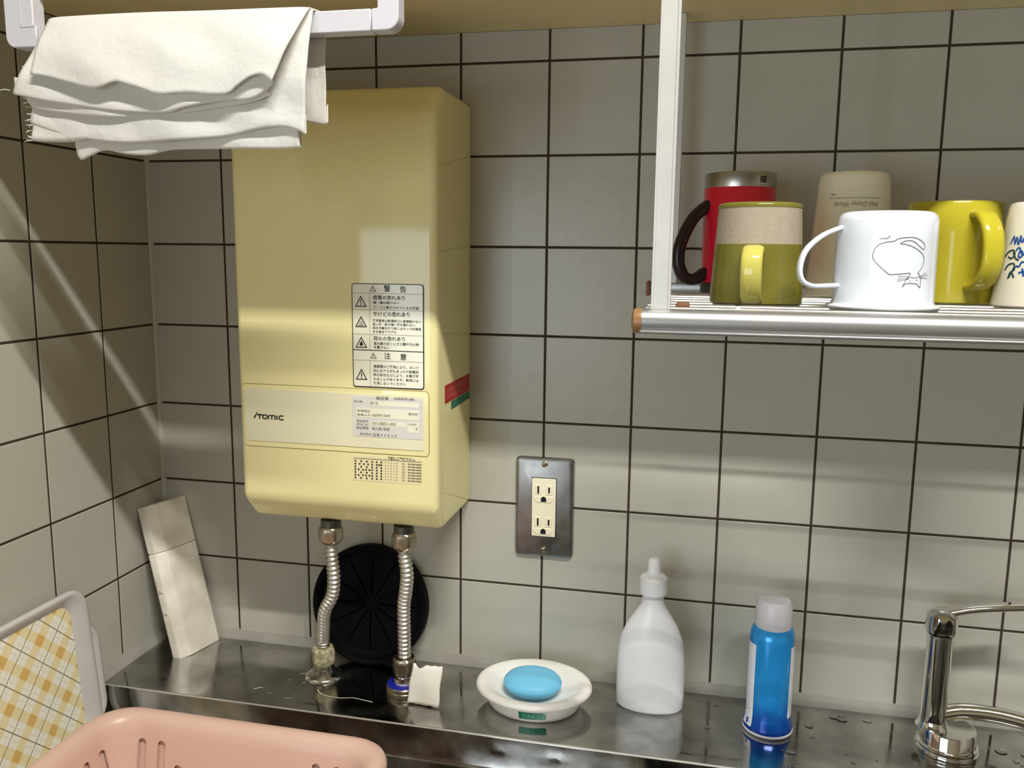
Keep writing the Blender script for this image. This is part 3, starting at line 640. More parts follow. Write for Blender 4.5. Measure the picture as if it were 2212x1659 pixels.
# black drain cover leaning on the wall
disc = thing('drain_cover', (0.291, -0.028, 0.0), 'round black rubber drain cover leaning on the tiles behind the hoses', 'drain cover')
DR = 0.0735; tilt = math.radians(-8.0)
DM = Matrix.Translation((0.2912, -0.0305, 0.0012)) @ Matrix.Rotation(tilt, 4, 'X') @ Matrix.Translation((0, 0, DR)) @ Matrix.Rotation(PI/2, 4, 'X')
b = bm_new(); add_lathe(b, [(DR-0.008, -0.012), (DR-0.003, -0.012), (DR, -0.009), (DR, 0.004), (DR-0.003, 0.0055), (DR-0.006, 0.0045), (DR-0.009, -0.004), (DR-0.016, -0.006), (DR-0.017, -0.009), (DR-0.008, -0.012)], seg=72, mtx=DM)
obj('rim', b, M['black'], disc)
N = 12
for k in range(N):
    b = bm_new(); a0 = 2*PI*k/N+0.018; a1 = 2*PI*(k+1)/N-0.018; V0 = []; V1 = []
    arc = [(0.010, a0+0.1), (0.010, a1-0.1)] + [(DR-0.0145, a1+(a0-a1)*i/6) for i in range(7)]
    for r, a in arc:
        h = 0.002*(1-r/DR)
        V0.append(b.verts.new(DM @ Vector((r*math.cos(a), r*math.sin(a), -0.0085+h)))); V1.append(b.verts.new(DM @ Vector((r*math.cos(a), r*math.sin(a), -0.0055+h))))
    b.faces.new(V0[::-1]); b.faces.new(V1)
    for i in range(len(V0)): j = (i+1) % len(V0); b.faces.new((V0[i], V0[j], V1[j], V1[i]))
    obj('flap', b, M['black'], disc, smooth=False)
b = bm_new(); add_lathe(b, [(0.0, -0.002), (0.007, -0.003), (0.012, -0.0055), (0.012, -0.009), (0, -0.009)], seg=32, mtx=DM); obj('hub', b, M['black'], disc)
b = bm_new(); add_lathe(b, [(0.0, -0.0118), (DR-0.009, -0.0118), (DR-0.009, -0.0098), (0.0, -0.0098)], seg=64, mtx=DM); obj('membrane', b, M['black'], disc)

# ---------------------------------------------------------------- wall socket
sock = thing('wall_socket', (0.504, -0.004, 0.2085), 'double wall socket with a dull steel plate on the tiles', 'socket')
b = bm_new(); SX0, SX1, SZ0, SZ1 = 0.4696, 0.5382, 0.1488, 0.2682
rings = []
for ins, y in ((0, -0.0012), (0, -0.0030), (0.0012, -0.0052), (0.0034, -0.0062)):
    rings.append([(x, y, z) for x, z in rrect(SX0+ins, SX1-ins, SZ0+ins, SZ1-ins, 0.005, 4)])
loft(b, rings, cap1=True); bmesh.ops.recalc_face_normals(b, faces=list(b.faces)); obj('cover_plate', b, M['plate_steel'], sock, angle=30)
IX0, IX1, IZ0, IZ1 = 0.4896, 0.5178, 0.1744, 0.2440
b = bm_new(); add_box(b, IX0-0.0008, IX1+0.0008, -0.0064, -0.004, IZ0-0.0008, IZ1+0.0008); obj('gap', b, M['dark'], sock, smooth=False)
b = bm_new(); add_box(b, IX0, IX1, -0.0082, -0.004, IZ0, IZ1, 0.0005, 1); ins = obj('outlet_insert', b, M['ivory'], sock)
for zc in (0.2265, 0.1878):
    b = bm_new()
    for s in (-1, 1): add_box(b, 0.5037+s*0.0064-0.0040, 0.5037+s*0.0064+0.0040, -0.0090, -0.008, zc-0.0015, zc+0.0102, 0.0004, 1)
    add_prism(b, [(0.5037-0.0115, zc-0.0038), (0.5037-0.0110, zc-0.0075), (0.5037-0.0085, zc-0.0105), (0.5037+0.0085, zc-0.0105), (0.5037+0.0110, zc-0.0075), (0.5037+0.0115, zc-0.0038)], 'y', -0.0090, -0.008)
    obj('socket_face', b, M['ivory'], sock, smooth=False)
    for s, hh in ((-1, 0.0088), (1, 0.0068)):
        b = bm_new(); add_box(b, 0.5037+s*0.0064-0.0010, 0.5037+s*0.0064+0.0010, -0.0094, -0.0085, zc+0.0043-hh/2, zc+0.0043+hh/2); obj('slot', b, M['dark'], sock, smooth=False)
    b = bm_new(); pts = [(0.5037-0.0031, zc-0.0098), (0.5037+0.0031, zc-0.0098)] + [(0.5037+0.0031*math.cos(PI*k/8), zc-0.0068+0.0031*math.sin(PI*k/8)) for k in range(9)]
    add_prism(b, pts, 'y', -0.0094, -0.0085); obj('earth_hole', b, M['dark'], sock, smooth=False)
for zc in (0.2606, 0.1577):
    SMX = Matrix.Translation((0.5040, -0.0060, zc)) @ Matrix.Rotation(PI/2, 4, 'X')
    b = bm_new(); add_lathe(b, [(0.0037, -0.0002), (0.0036, 0.0005), (0.0024, 0.0013), (0.0, 0.0016)], seg=24, mtx=SMX); s = obj('screw', b, M['brass'], sock)
    b = bm_new()
    for (w, h) in ((0.0022, 0.0006), (0.0006, 0.0022)): add_box(b, 0.504-w/2, 0.504+w/2, -0.0079, -0.0072, zc-h/2, zc+h/2)
    obj('cross_slot', b, M['dark'], s, smooth=False)

# ---------------------------------------------------------------- hanging dish rack
rack = thing('dish_rack', (0.95, -0.2, 0.4575), 'aluminium dish rack hanging under the cabinet with cups upside down', 'rack')
SZ = 0.466
RX0, RX1 = 0.6325, 1.36
b = bm_new(); prof = []
for k in range(28):
    a = 2*PI*k/28; prof.append((-0.36 + 0.0082*math.cos(a), 0.4574 + 0.0082*math.sin(a)))
add_prism(b, prof, 'x', RX0, RX1); obj('front_rail', b, M['alu'], rack, angle=60)
b = bm_new(); add_prism(b, [(-0.3662, 0.4521), (-0.3685, 0.4508), (-0.3675, 0.4490), (-0.362, 0.4484), (-0.3595, 0.4492)], 'x', RX0, RX1, 0.0006, 2); obj('rail_lip', b, M['alu'], rack, angle=60)
CM = Matrix.Translation((RX0, -0.36, 0.4572)) @ Matrix.Rotation(-PI/2, 4, 'Y')
b = bm_new(); add_lathe(b, [(0.0, 0.0060), (0.0060, 0.0058), (0.0085, 0.0042), (0.0088, 0.0020), (0.0088, -0.001), (0.0, -0.001)], seg=32, mtx=CM); obj('end_cap', b, M['tan'], rack)
def post(x0, x1, y0, y1, zb, nm='post'):
    b = bm_new(); add_box(b, x0, x1, y0, y1, zb, CT-0.0003, 0.0006, 1)
    if y0 < -0.3:
        for xx in (x0+0.0001, x1-0.0017): add_box(b, xx, xx+0.0016, y0-0.0009, y0+0.001, zb, CT-0.0003)
    obj(nm, b, M['alu_white'], rack)
post(0.6390, 0.6522, -0.3565, -0.3490, 0.4640)
post(0.6392, 0.6468, -0.0400, -0.0300, 0.4725)
post(1.30, 1.313, -0.3565, -0.3490, 0.4640); post(1.30, 1.308, -0.0400, -0.0300, 0.4725)
b = bm_new(); add_box(b, 0.6200, RX1, -0.0420, -0.0290, 0.4648, 0.4730, 0.0012); obj('back_rail', b, M['alu'], rack)
b = bm_new(); add_box(b, 0.6155, 0.6200, -0.0440, -0.0270, 0.4590, 0.4750, 0.002); obj('end_cap', b, M['brown_plastic'], rack)
for x in (0.700, 0.95, 1.20):
    b = bm_new(); add_box(b, x-0.002, x+0.002, -0.3560, -0.0430, 0.4595, 0.4632, 0.0008, 1); obj('cross_bar', b, M['wire'], rack)
ys = [-0.3480, -0.3330] + [-0.3010 + 0.0365*i for i in range(7)]
for i, y in enumerate(ys):
    x0 = 0.684 if i == 0 else 0.6335 + 0.0008*(i % 2)
    pts = [Vector((x0, y, SZ-0.0016)), Vector((RX1-0.01, y, SZ-0.0016))]
    if i == 0: pts = [Vector((x0-0.003, y, SZ-0.005)), Vector((x0-0.0015, y, SZ-0.0026))] + pts
    b = bm_new(); add_tube(b, pts, 0.0012, 8); obj('wire', b, M['wire'], rack)
b = bm_new(); add_box(b, 0.6545, 0.6645, -0.3150, -0.2980, SZ-0.0035, SZ+0.0016, 0.0014); obj('wire_clip', b, M['brown_plastic'], rack)

# ---------------------------------------------------------------- mugs, all upside down on the rack
def wall_lathe(bm, prof, cx, cy, th, seg=64):
    """outer profile from the rim (bottom) up to the closed base (top); adds the inner wall"""
    inner = [(max(r-th, 0.0), z-(th*1.2 if r > 0.004 and z > prof[-1][1]-0.004 else 0)) for r, z in prof]
    inner = [(r, z) for r, z in inner if z <= prof[-1][1]-th*1.2 or r <= 1e-6] or [(0, prof[-1][1]-th)]
    top = prof[-1][1]-th*1.3
    inner = [(r-th, z) for r, z in prof if z < top-0.003 and r > th] + [(0.0, top)]
    add_lathe(bm, inner[::-1] + prof, cx, cy, seg)
def handle_pts(cx, cy, ang, ctrl, n=28):
    return spline([(cx+math.cos(ang)*r, cy+math.sin(ang)*r, z) for r, z in ctrl], n)
def on_round(cx, cy, rfun, d=0.0003):
    return lambda th, z: Vector((cx+(rfun(z)+d)*math.cos(th), cy+(rfun(z)+d)*math.sin(th), z))
GR = 'cups upside down on the dish rack'
def camang(cx, cy, off=0.0): return math.atan2(-0.9541-cy, 0.6729-cx) + off

# red insulated mug
cx, cy = 0.7050, -0.085
m = thing('insulated_mug', (cx, cy, SZ), 'red insulated mug with steel base band and dark handle at back of rack', 'mug', GR)
b = bm_new(); wall_lathe(b, [(0.0338, SZ+0.010), (0.0340, SZ+0.020), (0.0337, 0.5655), (0.0333, 0.5660), (0.0, 0.5661)], cx, cy, 0.002); obj('body', b, M['red'], m)
b = bm_new(); add_lathe(b, [(0.0, 0.5655), (0.0334, 0.5655), (0.0336, 0.5668), (0.0336, 0.5775), (0.0328, 0.5795), (0.0300, 0.5800), (0.029, 0.5790), (0.0, 0.5788)], cx, cy, 64); obj('steel_band', b, M['band_steel'], m)
b = bm_new(); add_lathe(b, [(0.0325, SZ), (0.0341, SZ+0.0005), (0.0342, SZ+0.0098), (0.0335, SZ+0.0105), (0.0325, SZ+0.0105), (0.0325, SZ)], cx, cy, 64); obj('rim_band', b, M['dark_pipe'], m)
b = bm_new(); f = on_round(cx, cy, lambda z: 0.0336, 0.0003); a = camang(cx, cy, 0.66)
for q in (-0.0022, 0.0, 0.0022): ribbon(b, [(a-0.10, 0.5725+q), (a+0.10, 0.5725+q)], 0.0010, f)
for q in (-0.08, 0.0, 0.07): rect(b, a+q-0.012, a+q+0.012, 0.5695, 0.5755, f)
obj('stamp', b, M['dark'], m, smooth=False)
b = bm_new(); a = PI+0.42
add_tube(b, handle_pts(cx, cy, a, [(0.0305, 0.5480), (0.0340, 0.5485), (0.0480, 0.5360), (0.0590, 0.5130), (0.0605, 0.4950), (0.0545, 0.4815), (0.0440, 0.4790), (0.0345, 0.4845), (0.0305, 0.4860)]), None, 14, flat=(0.0062, 0.0056), up=(-math.sin(a), math.cos(a), 0))
obj('handle', b, M['maroon'], m)

# olive mug
cx, cy = 0.7144, -0.2536
m = thing('stoneware_mug', (cx, cy, SZ), 'olive glazed mug with an unglazed beige band, left front on rack', 'mug', GR)
ro = lambda z: 0.0356-(z-SZ)*0.0565
b = bm_new(); wall_lathe(b, [(ro(SZ)-0.0010, SZ), (ro(SZ)-0.0002, SZ+0.0008), (ro(SZ+0.01), SZ+0.01), (ro(0.49), 0.49), (ro(0.5110), 0.5110), (ro(0.5112)-0.0004, 0.5113), (0.0, 0.5114)], cx, cy, 0.003); obj('body', b, M['olive'], m)
b = bm_new(); add_lathe(b, [(0.0, 0.5110), (ro(0.511)-0.0003, 0.5110), (ro(0.5385)-0.0003, 0.5386), (0.0, 0.5387)], cx, cy, 64); obj('clay_band', b, M['stone'], m)
b = bm_new(); add_lathe(b, [(0.0, 0.5383), (ro(0.5385), 0.5385), (ro(0.5405), 0.5405), (ro(0.541)-0.0010, 0.5418), (ro(0.541)-0.0035, 0.5424), (ro(0.541)-0.005, 0.5412), (0.0, 0.5408)], cx, cy, 64); obj('foot_ring', b, M['olive'], m)
b = bm_new(); a = camang(cx, cy, -0.08)
add_tube(b, handle_pts(cx, cy, a, [(0.0310, 0.5050), (0.0340, 0.5062), (0.0410, 0.5068), (0.0485, 0.5015), (0.0510, 0.4930), (0.0495, 0.4830), (0.0440, 0.4735), (0.0370, 0.4702), (0.0325, 0.4705)]), None, 14, flat=(0.0078, 0.0034), up=(-math.sin(a), math.cos(a), 0))
obj('handle', b, M['olive_light'], m)

# cream tapered mug with gold lettering
cx, cy = 0.806, -0.100
m = thing('tapered_mug', (cx, cy, SZ), 'tall cream tapered mug with small gold script at back of rack', 'mug', GR)
rc = lambda z: 0.0305+(0.578-z)*0.067
b = bm_new(); wall_lathe(b, [(rc(SZ)-0.001, SZ), (rc(SZ), SZ+0.001), (rc(0.50), 0.50), (rc(0.54), 0.54), (rc(0.570), 0.570), (rc(0.575)-0.0008, 0.5748), (rc(0.577)-0.0030, 0.5778), (rc(0.577)-0.006, 0.5785), (0.0, 0.5782)], cx, cy, 0.0035); obj('body', b, M['cream_mug'], m)
f = on_round(cx, cy, rc, 0.0003)
b = bm_new(); put_text(b, 'Walt Disney World', -2.234, -1.048, 0.5492, 0.0058, f, shear=0.35, flip=True); obj('lettering', b, M['gold_ink'], m, smooth=False)
b = bm_new(); put_text(b, "THE WORLD'S MOST MAGICAL CELEBRATION", -2.383, -0.948, 0.5541, 0.0012, f, flip=True); ribbon(b, [(-2.359, 0.5575), (-2.215, 0.5573)], 0.0007, f); obj('small_print', b, M['ink_pale'], m, smooth=False)
b = bm_new(); a = 0.9
add_tube(b, handle_pts(cx, cy, a, [(0.030, 0.556), (0.040, 0.556), (0.054, 0.540), (0.058, 0.520), (0.053, 0.500), (0.042, 0.488), (0.034, 0.487)]), None, 14, flat=(0.006, 0.004), up=(-math.sin(a), math.cos(a), 0))
obj('handle', b, M['cream_mug'], m)

# white enamel mug with a line drawing
cx, cy = 0.800, -0.2932
m = thing('enamel_mug', (cx, cy, SZ), 'white enamel mug with a thin line drawing of a cat', 'mug', GR)
rw = lambda z: 0.0342-(z-0.466)*0.012
b = bm_new(); wall_lathe(b, [(0.0366, SZ+0.0001), (0.0379, SZ+0.0006), (0.0382, SZ+0.0015), (0.0378, SZ+0.0022), (0.0364, SZ+0.0026), (0.0349, SZ+0.0033), (rw(SZ+0.005), SZ+0.0052), (rw(0.49), 0.49), (rw(0.515), 0.515), (rw(0.5270), 0.5270), (rw(0.53)-0.0012, 0.5310), (rw(0.53)-0.0036, 0.5333), (rw(0.53)-0.0065, 0.5340), (0.0, 0.5338)], cx, cy, 0.0012); obj('body', b, M['enamel'], m)
f = on_round(cx, cy, rw, 0.00025)
b = bm_new()
def arcpts(st):
    return [(p.x, p.y) for p in spline([(t*0.034, z, 0) for t, z in st], len(st)*5)] if len(st) > 3 else [(t*0.034, z) for t, z in st]
f2 = lambda s, z: f(s/0.034, z)
for st in CAT: ribbon(b, arcpts(st), 0.00045 if len(st) > 12 else 0.00036, f2)
obj('cat_drawing', b, M['line_ink'], m, smooth=False)
b = bm_new(); a = PI+0.28
add_tube(b, handle_pts(cx, cy, a, [(0.0325, 0.5228), (0.0352, 0.5222), (0.0470, 0.5170), (0.0580, 0.5070), (0.0620, 0.4950), (0.0600, 0.4855), (0.0520, 0.4815), (0.0400, 0.4818), (0.0335, 0.4820)]), None, 14, flat=(0.0034, 0.0017), up=(-math.sin(a), math.cos(a), 0))
obj('handle', b, M['enamel'], m)

# yellow green mug
cx, cy = 0.873, -0.180
m = thing('yellow_mug', (cx, cy, SZ), 'yellow green mug with a broad handle behind the white enamel mug', 'mug', GR)
ry = lambda z: 0.0352+(z-SZ)*0.012
b = bm_new(); wall_lathe(b, [(ry(SZ)-0.001, SZ), (ry(SZ), SZ+0.001), (ry(0.49), 0.49), (ry(0.52), 0.52), (ry(0.545), 0.5445), (ry(0.545)-0.0012, 0.5465), (ry(0.545)-0.004, 0.5472), (ry(0.545)-0.006, 0.5460), (0.0, 0.5455)], cx, cy, 0.0035); obj('body', b, M['yellow'], m)
b = bm_new(); a = camang(cx, cy, 0.50)
add_tube(b, handle_pts(cx, cy, a, [(0.031, 0.5345), (0.036, 0.5360), (0.045, 0.5345), (0.0545, 0.5240), (0.0585, 0.5090), (0.0570, 0.4945), (0.0490, 0.4835), (0.0385, 0.4795), (0.032, 0.4800)]), None, 14, flat=(0.0080, 0.0036), up=(-math.sin(a), math.cos(a), 0))
obj('handle', b, M['yellow'], m)

# off white mug with blue brush lettering at the frame's right edge
cx, cy = 0.929, -0.225
m = thing('lettered_mug', (cx, cy, SZ), 'off white flared mug with blue brush lettering, rightmost on rack', 'mug', GR)
rb = lambda z: 0.0285+(0.545-z)*0.09 if z > 0.479 else 0.0285+0.066*0.09+(0.479-z)*0.12
b = bm_new(); wall_lathe(b, [(rb(SZ)-0.001, SZ), (rb(SZ), SZ+0.001), (rb(0.48), 0.48), (rb(0.50), 0.50), (rb(0.52), 0.52), (rb(0.540), 0.540), (rb(0.542)-0.001, 0.5432), (rb(0.542)-0.004, 0.5445), (0.0, 0.5440)], cx, cy, 0.0035); obj('body', b, M['white_mug'], m)
f = on_round(cx, cy, rb, 0.0003); f2 = lambda s, z: f(s/0.032, z)
for nm, mm, idx in (('blue_lettering', 'blue_ink', (0, 2, 5, 6, 7)), ('green_lettering', 'green_ink', (1, 3, 4))):
    b = bm_new()
    for i in idx: ribbon(b, [(p.x, p.y) for p in spline([(t*0.032, z, 0) for t, z in BLUE[i]], 30)], 0.0013, f2)
    obj(nm, b, M[mm], m, smooth=False)
# a cup half hidden between the two
cx, cy = 0.962, -0.100
m = thing('back_cup', (cx, cy, SZ), 'grey beige cup mostly hidden behind the blue lettered mug', 'cup', GR)
b = bm_new(); wall_lathe(b, [(0.0262, SZ), (0.0268, SZ+0.001), (0.0258, 0.50), (0.0256, 0.538), (0.0246, 0.5400), (0.0, 0.5404)], cx, cy, 0.003); obj('body', b, M['cream_mug'], m)

# ---------------------------------------------------------------- towel bar with cloth
bar = thing('towel_bar', (0.286, -0.334, CT), 'white plastic towel bar hanging under the cabinet', 'towel bar')
BZ0, BZ1, BY0, BY1 = 0.6612, 0.6768, -0.3400, -0.3270
b = bm_new(); add_box(b, 0.1478, 0.4300, BY0, BY1, BZ0, BZ1, 0.0008, 1); obj('bar', b, M['white_plastic'], bar)
def elbow(xo, xi, name='bracket'):
    s = 1 if xi > xo else -1; r = 0.009
    prof = [(xo, CT-0.0002), (xo, BZ0+r)]
    for k in range(1, 7):
        a = math.radians(90*k/6); prof.append((xo + s*(r-r*math.cos(a)), BZ0 + r - r*math.sin(a)))
    jx = 0.1474 if s > 0 else 0.4304
    prof += [(jx, BZ0), (jx, BZ1), (xi, BZ1), (xi, CT-0.0002)]
    b = bm_new(); add_prism(b, prof, 'y', BY0-0.0003, BY1, 0.0008, 1); return obj(name, b, M['white_plastic'], bar)
elbow(0.1185, 0.1452)
elbow(0.4512, 0.4352)
b = bm_new(); add_box(b, 0.1330, 0.1345, BY0-0.0007, BY0, BZ1+0.0015, CT-0.001); add_box(b, 0.1330, 0.146, BY0-0.0007, BY0, BZ1-0.0002, BZ1+0.0012); obj('raised_edge', b, M['white_plastic'], bar, smooth=False)

cloth = thing('dish_cloth', (0.27, -0.34, 0.63), 'thin white cotton cloth with a frayed left edge folded over the towel bar', 'cloth')
def catx(poly, t):
    """point on polyline at parameter t (0..1 by x-length)"""
    Ls = [0.0]
    for a, c in zip(poly, poly[1:]): Ls.append(Ls[-1]+math.hypot(c[0]-a[0], c[1]-a[1]))
    L = t*Ls[-1]
    for i in range(len(poly)-1):
        if L <= Ls[i+1] or i == len(poly)-2:
            s = (L-Ls[i])/max(1e-9, Ls[i+1]-Ls[i]); return (poly[i][0]+(poly[i+1][0]-poly[i][0])*s, poly[i][1]+(poly[i+1][1]-poly[i][1])*s)
def smooth_poly(poly, n=60):
    return [(p.x, p.y) for p in spline([(a, c, 0) for a, c in poly], n)]
def wob(x, z, k): return 0.0010*math.sin(38*x+k*2.1+z*30) + 0.0007*math.sin(95*x-k+z*55) + 0.0005*math.sin(160*z+70*x+k)
def sheet(bm, top, bottom, y_top, y_bot, k, hem=0.0, nx=72, nz=22, bulge=0.002, wrap=True):
    """a hanging ply: top and bottom lines in (x,z); y_top where it leaves the bar, y_bot at its lower edge; hem>0 turns the lower edge back"""
    bp = smooth_poly(bottom); tp = smooth_poly(top); G = []
    pre = []
    if wrap:  # over the bar to its back
        yb = BY1+0.0016+0.0005*k
        pre = [(yb, -0.020), (yb, -0.003), (yb-0.003, 0.0012), (-0.3335, 0.0022), (y_top+0.002, 0.0008)]
    for i in range(nx+1):
        t = i/nx; T = catx(tp, t); B = catx(bp, t); col = []
        for (yy, dz) in pre: col.append((T[0], yy, T[1]+dz))
        for j in range(nz+1):
            s = j/nz
            x = T[0]+(B[0]-T[0])*s; z = T[1]+(B[1]-T[1])*s
            y = y_top+(y_bot-y_top)*s - bulge*math.sin(PI*s) + wob(x, z, k)*min(1.0, s*3)
            col.append((x, y, z))
        if hem > 0:
            x, y, z = col[-1]
            for a in (35, 80, 125, 170): col.append((x, y+hem*(1-math.cos(math.radians(a))), z-hem*math.sin(math.radians(a))))
            col.append((x, y+2*hem, z+0.012))
        G.append([bm.verts.new(p) for p in col])
    for a, c in zip(G, G[1:]):
        for j in range(len(a)-1): bm.faces.new((a[j], c[j], c[j+1], a[j+1]))
b = bm_new()
SH = CLOTH
for k, s in enumerate(SH): sheet(b, s['top'], s['bottom'], s['yt'], s['yb'], k, hem=s.get('hem', 0), wrap=s.get('wrap', True), bulge=s.get('bulge', 0.002))
cl = obj('cotton_plies', b, M['cloth'], cloth, angle=180)
md = cl.modifiers.new('thick', 'SOLIDIFY'); md.thickness = 0.0007; md.offset = 0
b = bm_new()
for (x, z, y) in FRAY:
    for q in range(2):
        L = R.uniform(0.002, 0.0055); dz = R.uniform(-0.002, 0.001)
        add_tube(b, [(x+0.001, y, z), (x-L*0.5, y-0.0005, z+dz*0.3), (x-L, y-R.uniform(0, 0.001), z+dz)], 0.00028, 5)
add_tube(b, spline([(0.133, -0.3560, 0.6255), (0.128, -0.357, 0.6262), (0.122, -0.357, 0.6248), (0.112, -0.357, 0.6215)], 12), 0.00035, 5)
o = obj('frayed_threads', b, M['cloth'], cloth); o['kind'] = 'stuff'

# ---------------------------------------------------------------- things on the ledge
# soap dish
dish = thing('soap_dish', (0.508, -0.082, 0.0), 'white oval plastic soap dish with a small green label strip', 'soap dish')
cx, cy = 0.5075, -0.0725; KX, KY = 0.0655, 0.0560
def oval(ax, ay, z, n=72, ox=0.0, oy=0.0): return [(cx+ox+ax*math.cos(2*PI*i/n), cy+oy+ay*math.sin(2*PI*i/n), z) for i in range(n)]
b = bm_new()
loft(b, [oval(0.0465, 0.0375, 0.0002), oval(0.0500, 0.0408, 0.0012), oval(0.0525, 0.0432, 0.006), oval(0.0560, 0.0465, 0.0170), oval(0.0572, 0.0478, 0.0195), oval(KX-0.003, KY-0.003, 0.0200), oval(KX-0.0004, KY-0.0004, 0.0215), oval(KX, KY, 0.0235), oval(KX-0.0012, KY-0.0012, 0.0258), oval(KX-0.004, KY-0.004, 0.0275), oval(KX-0.0075, KY-0.0075, 0.0278), oval(KX-0.0125, KY-0.0125, 0.0255), oval(0.043, 0.034, 0.0175), oval(0.034, 0.026, 0.0135), oval(0.02, 0.014, 0.0125)], cap0=True, cap1=True)
obj('bowl', b, M['dish_white'], dish, angle=50)
ro_ = lambda z: 1 + (z-0.006)/0.011*0.066
fd = lambda s, z: Vector((cx+(0.0525*ro_(z)+0.0005)*math.cos(s), cy+(0.0432*ro_(z)+0.0005)*math.sin(s), z))
b = bm_new(); s0, s1 = -1.72, -1.16
for i in range(14):
    a0 = s0+(s1-s0)*i/14; a1 = s0+(s1-s0)*(i+1)/14
    b.faces.new([b.verts.new(fd(*p)) for p in ((a0, 0.0056), (a1, 0.0056), (a1, 0.0146), (a0, 0.0146))])
lab = obj('label_strip', b, M['tape'], dish)
b = bm_new(); fd2 = lambda s, z: fd(s, z) + Vector((0.0003*math.cos(s), 0.0003*math.sin(s), 0)); put_text(b, '芸術創造館', s0+0.07, s1-0.03, 0.0100, 0.0066, fd2); obj('lettering', b, M['tape_text'], lab, smooth=False)
soap = None
b = bm_new(); sx, sy, szc = 0.5060, -0.0725, 0.0262
prof = [(0.0, -0.0105), (0.6, -0.0100), (0.85, -0.0075), (0.97, -0.003), (1.0, 0.0), (0.97, 0.003), (0.87, 0.0065), (0.62, 0.0098), (0.3, 0.0112), (0.0, 0.0116)]
add_lathe(b, [(r*0.0315, szc+z) for r, z in prof], sx, sy, 64, 1.05, 0.94)
tag(obj('soap_bar', b, M['soap'], loc=(sx, sy, 0.013)), 'light blue oval bar of soap lying in the white dish', 'soap')

# torn paper propped against the right flange
b = bm_new(); G = []
bl, br, tl, tr_ = Vector((0.3690, -0.1075, 0.0004)), Vector((0.4067, -0.1075, 0.0004)), Vector((0.3745, -0.1005, 0.0465)), Vector((0.4085, -0.1005, 0.0455))
for i in range(13):
    col = []
    for j in range(11):
        s, t = i/12, j/10
        p = (bl*(1-s)+br*s)*(1-t) + (tl*(1-s)+tr_*s)*t
        p = p + Vector((0.0005*math.sin(9*t), 0.0012*math.sin(5*s+3*t)-0.0035*math.sin(PI*t)*0.3, 0))
        if j == 10: p.z += {2: -0.0035, 3: -0.0050, 4: -0.0032}.get(i, 0.0006*math.sin(i*2.3))
        if j == 0: p.z += 0.0008+0.0012*max(0, math.sin(i*0.9))
        col.append(b.verts.new(p))
    G.append(col)
for a, c in zip(G, G[1:]):
    for j in range(10): b.faces.new((a[j], c[j], c[j+1], a[j+1]))
o = tag(obj('paper_scrap', b, M['tissue'], loc=(0.388, -0.1075, 0.0)), 'torn white paper scrap leaning on the right hose flange', 'paper')
md = o.modifiers.new('thick', 'SOLIDIFY'); md.thickness = 0.0012; md.offset = 0

# white bottle
bot = thing('detergent_bottle', (0.6350, -0.0480, 0.0), 'white plastic detergent bottle with sloping shoulders on the ledge', 'bottle')
b = bm_new()
def ov(ax, ay, z, n=56): return [(0.6350+ax*math.cos(2*PI*i/n), -0.0480+ay*math.sin(2*PI*i/n), z) for i in range(n)]
loft(b, [ov(0.028, 0.014, 0.0003), ov(0.0345, 0.0185, 0.0008), ov(0.0368, 0.0205, 0.004), ov(0.0375, 0.0212, 0.02), ov(0.0372, 0.0212, 0.050), ov(0.0362, 0.0210, 0.068), ov(0.0335, 0.0200, 0.083), ov(0.0280, 0.0178, 0.097), ov(0.0200, 0.0150, 0.110), ov(0.0130, 0.0125, 0.121), ov(0.0118, 0.0118, 0.126), ov(0.0118, 0.0118, 0.136)], cap0=True, cap1=True)
obj('body', b, M['bottle'], bot, angle=60)
b = bm_new(); add_lathe(b, [(0.0, 0.135), (0.0150, 0.135), (0.0152, 0.137), (0.0148, 0.152), (0.0120, 0.155), (0.0075, 0.157), (0.0062, 0.172), (0.0045, 0.174), (0.0, 0.174)], 0.6350, -0.0480, 40); obj('cap', b, M['bottle'], bot)

# blue spray can
can = thing('spray_can', (0.7615, -0.0640, 0.0), 'blue spray can with a white side panel standing on the ledge', 'can')
cx, cy = 0.7615, -0.0630
def canmat():
    m = bpy.data.materials.new('blue printed can'); m.use_nodes = True; nt = m.node_tree; bs = nt.nodes['Principled BSDF']
    bs.inputs['Roughness'].default_value = 0.18; bs.inputs['Metallic'].default_value = 0.25
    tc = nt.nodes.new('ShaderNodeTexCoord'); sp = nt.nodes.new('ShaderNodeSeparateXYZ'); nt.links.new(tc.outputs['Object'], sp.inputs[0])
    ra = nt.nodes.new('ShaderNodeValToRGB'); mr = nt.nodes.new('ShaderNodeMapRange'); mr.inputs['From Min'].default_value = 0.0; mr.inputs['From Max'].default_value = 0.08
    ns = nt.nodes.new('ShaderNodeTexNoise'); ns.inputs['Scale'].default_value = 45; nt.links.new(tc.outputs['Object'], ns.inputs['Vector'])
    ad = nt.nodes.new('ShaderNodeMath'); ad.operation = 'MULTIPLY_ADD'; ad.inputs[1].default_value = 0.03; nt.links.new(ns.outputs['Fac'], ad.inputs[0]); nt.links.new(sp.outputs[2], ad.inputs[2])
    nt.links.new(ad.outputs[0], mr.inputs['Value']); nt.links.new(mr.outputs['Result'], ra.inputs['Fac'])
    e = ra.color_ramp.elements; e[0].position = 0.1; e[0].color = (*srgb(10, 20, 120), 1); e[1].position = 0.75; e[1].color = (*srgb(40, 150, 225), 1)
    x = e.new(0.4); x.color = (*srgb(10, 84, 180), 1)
    nt.links.new(ra.outputs['Color'], bs.inputs['Base Color']); return m
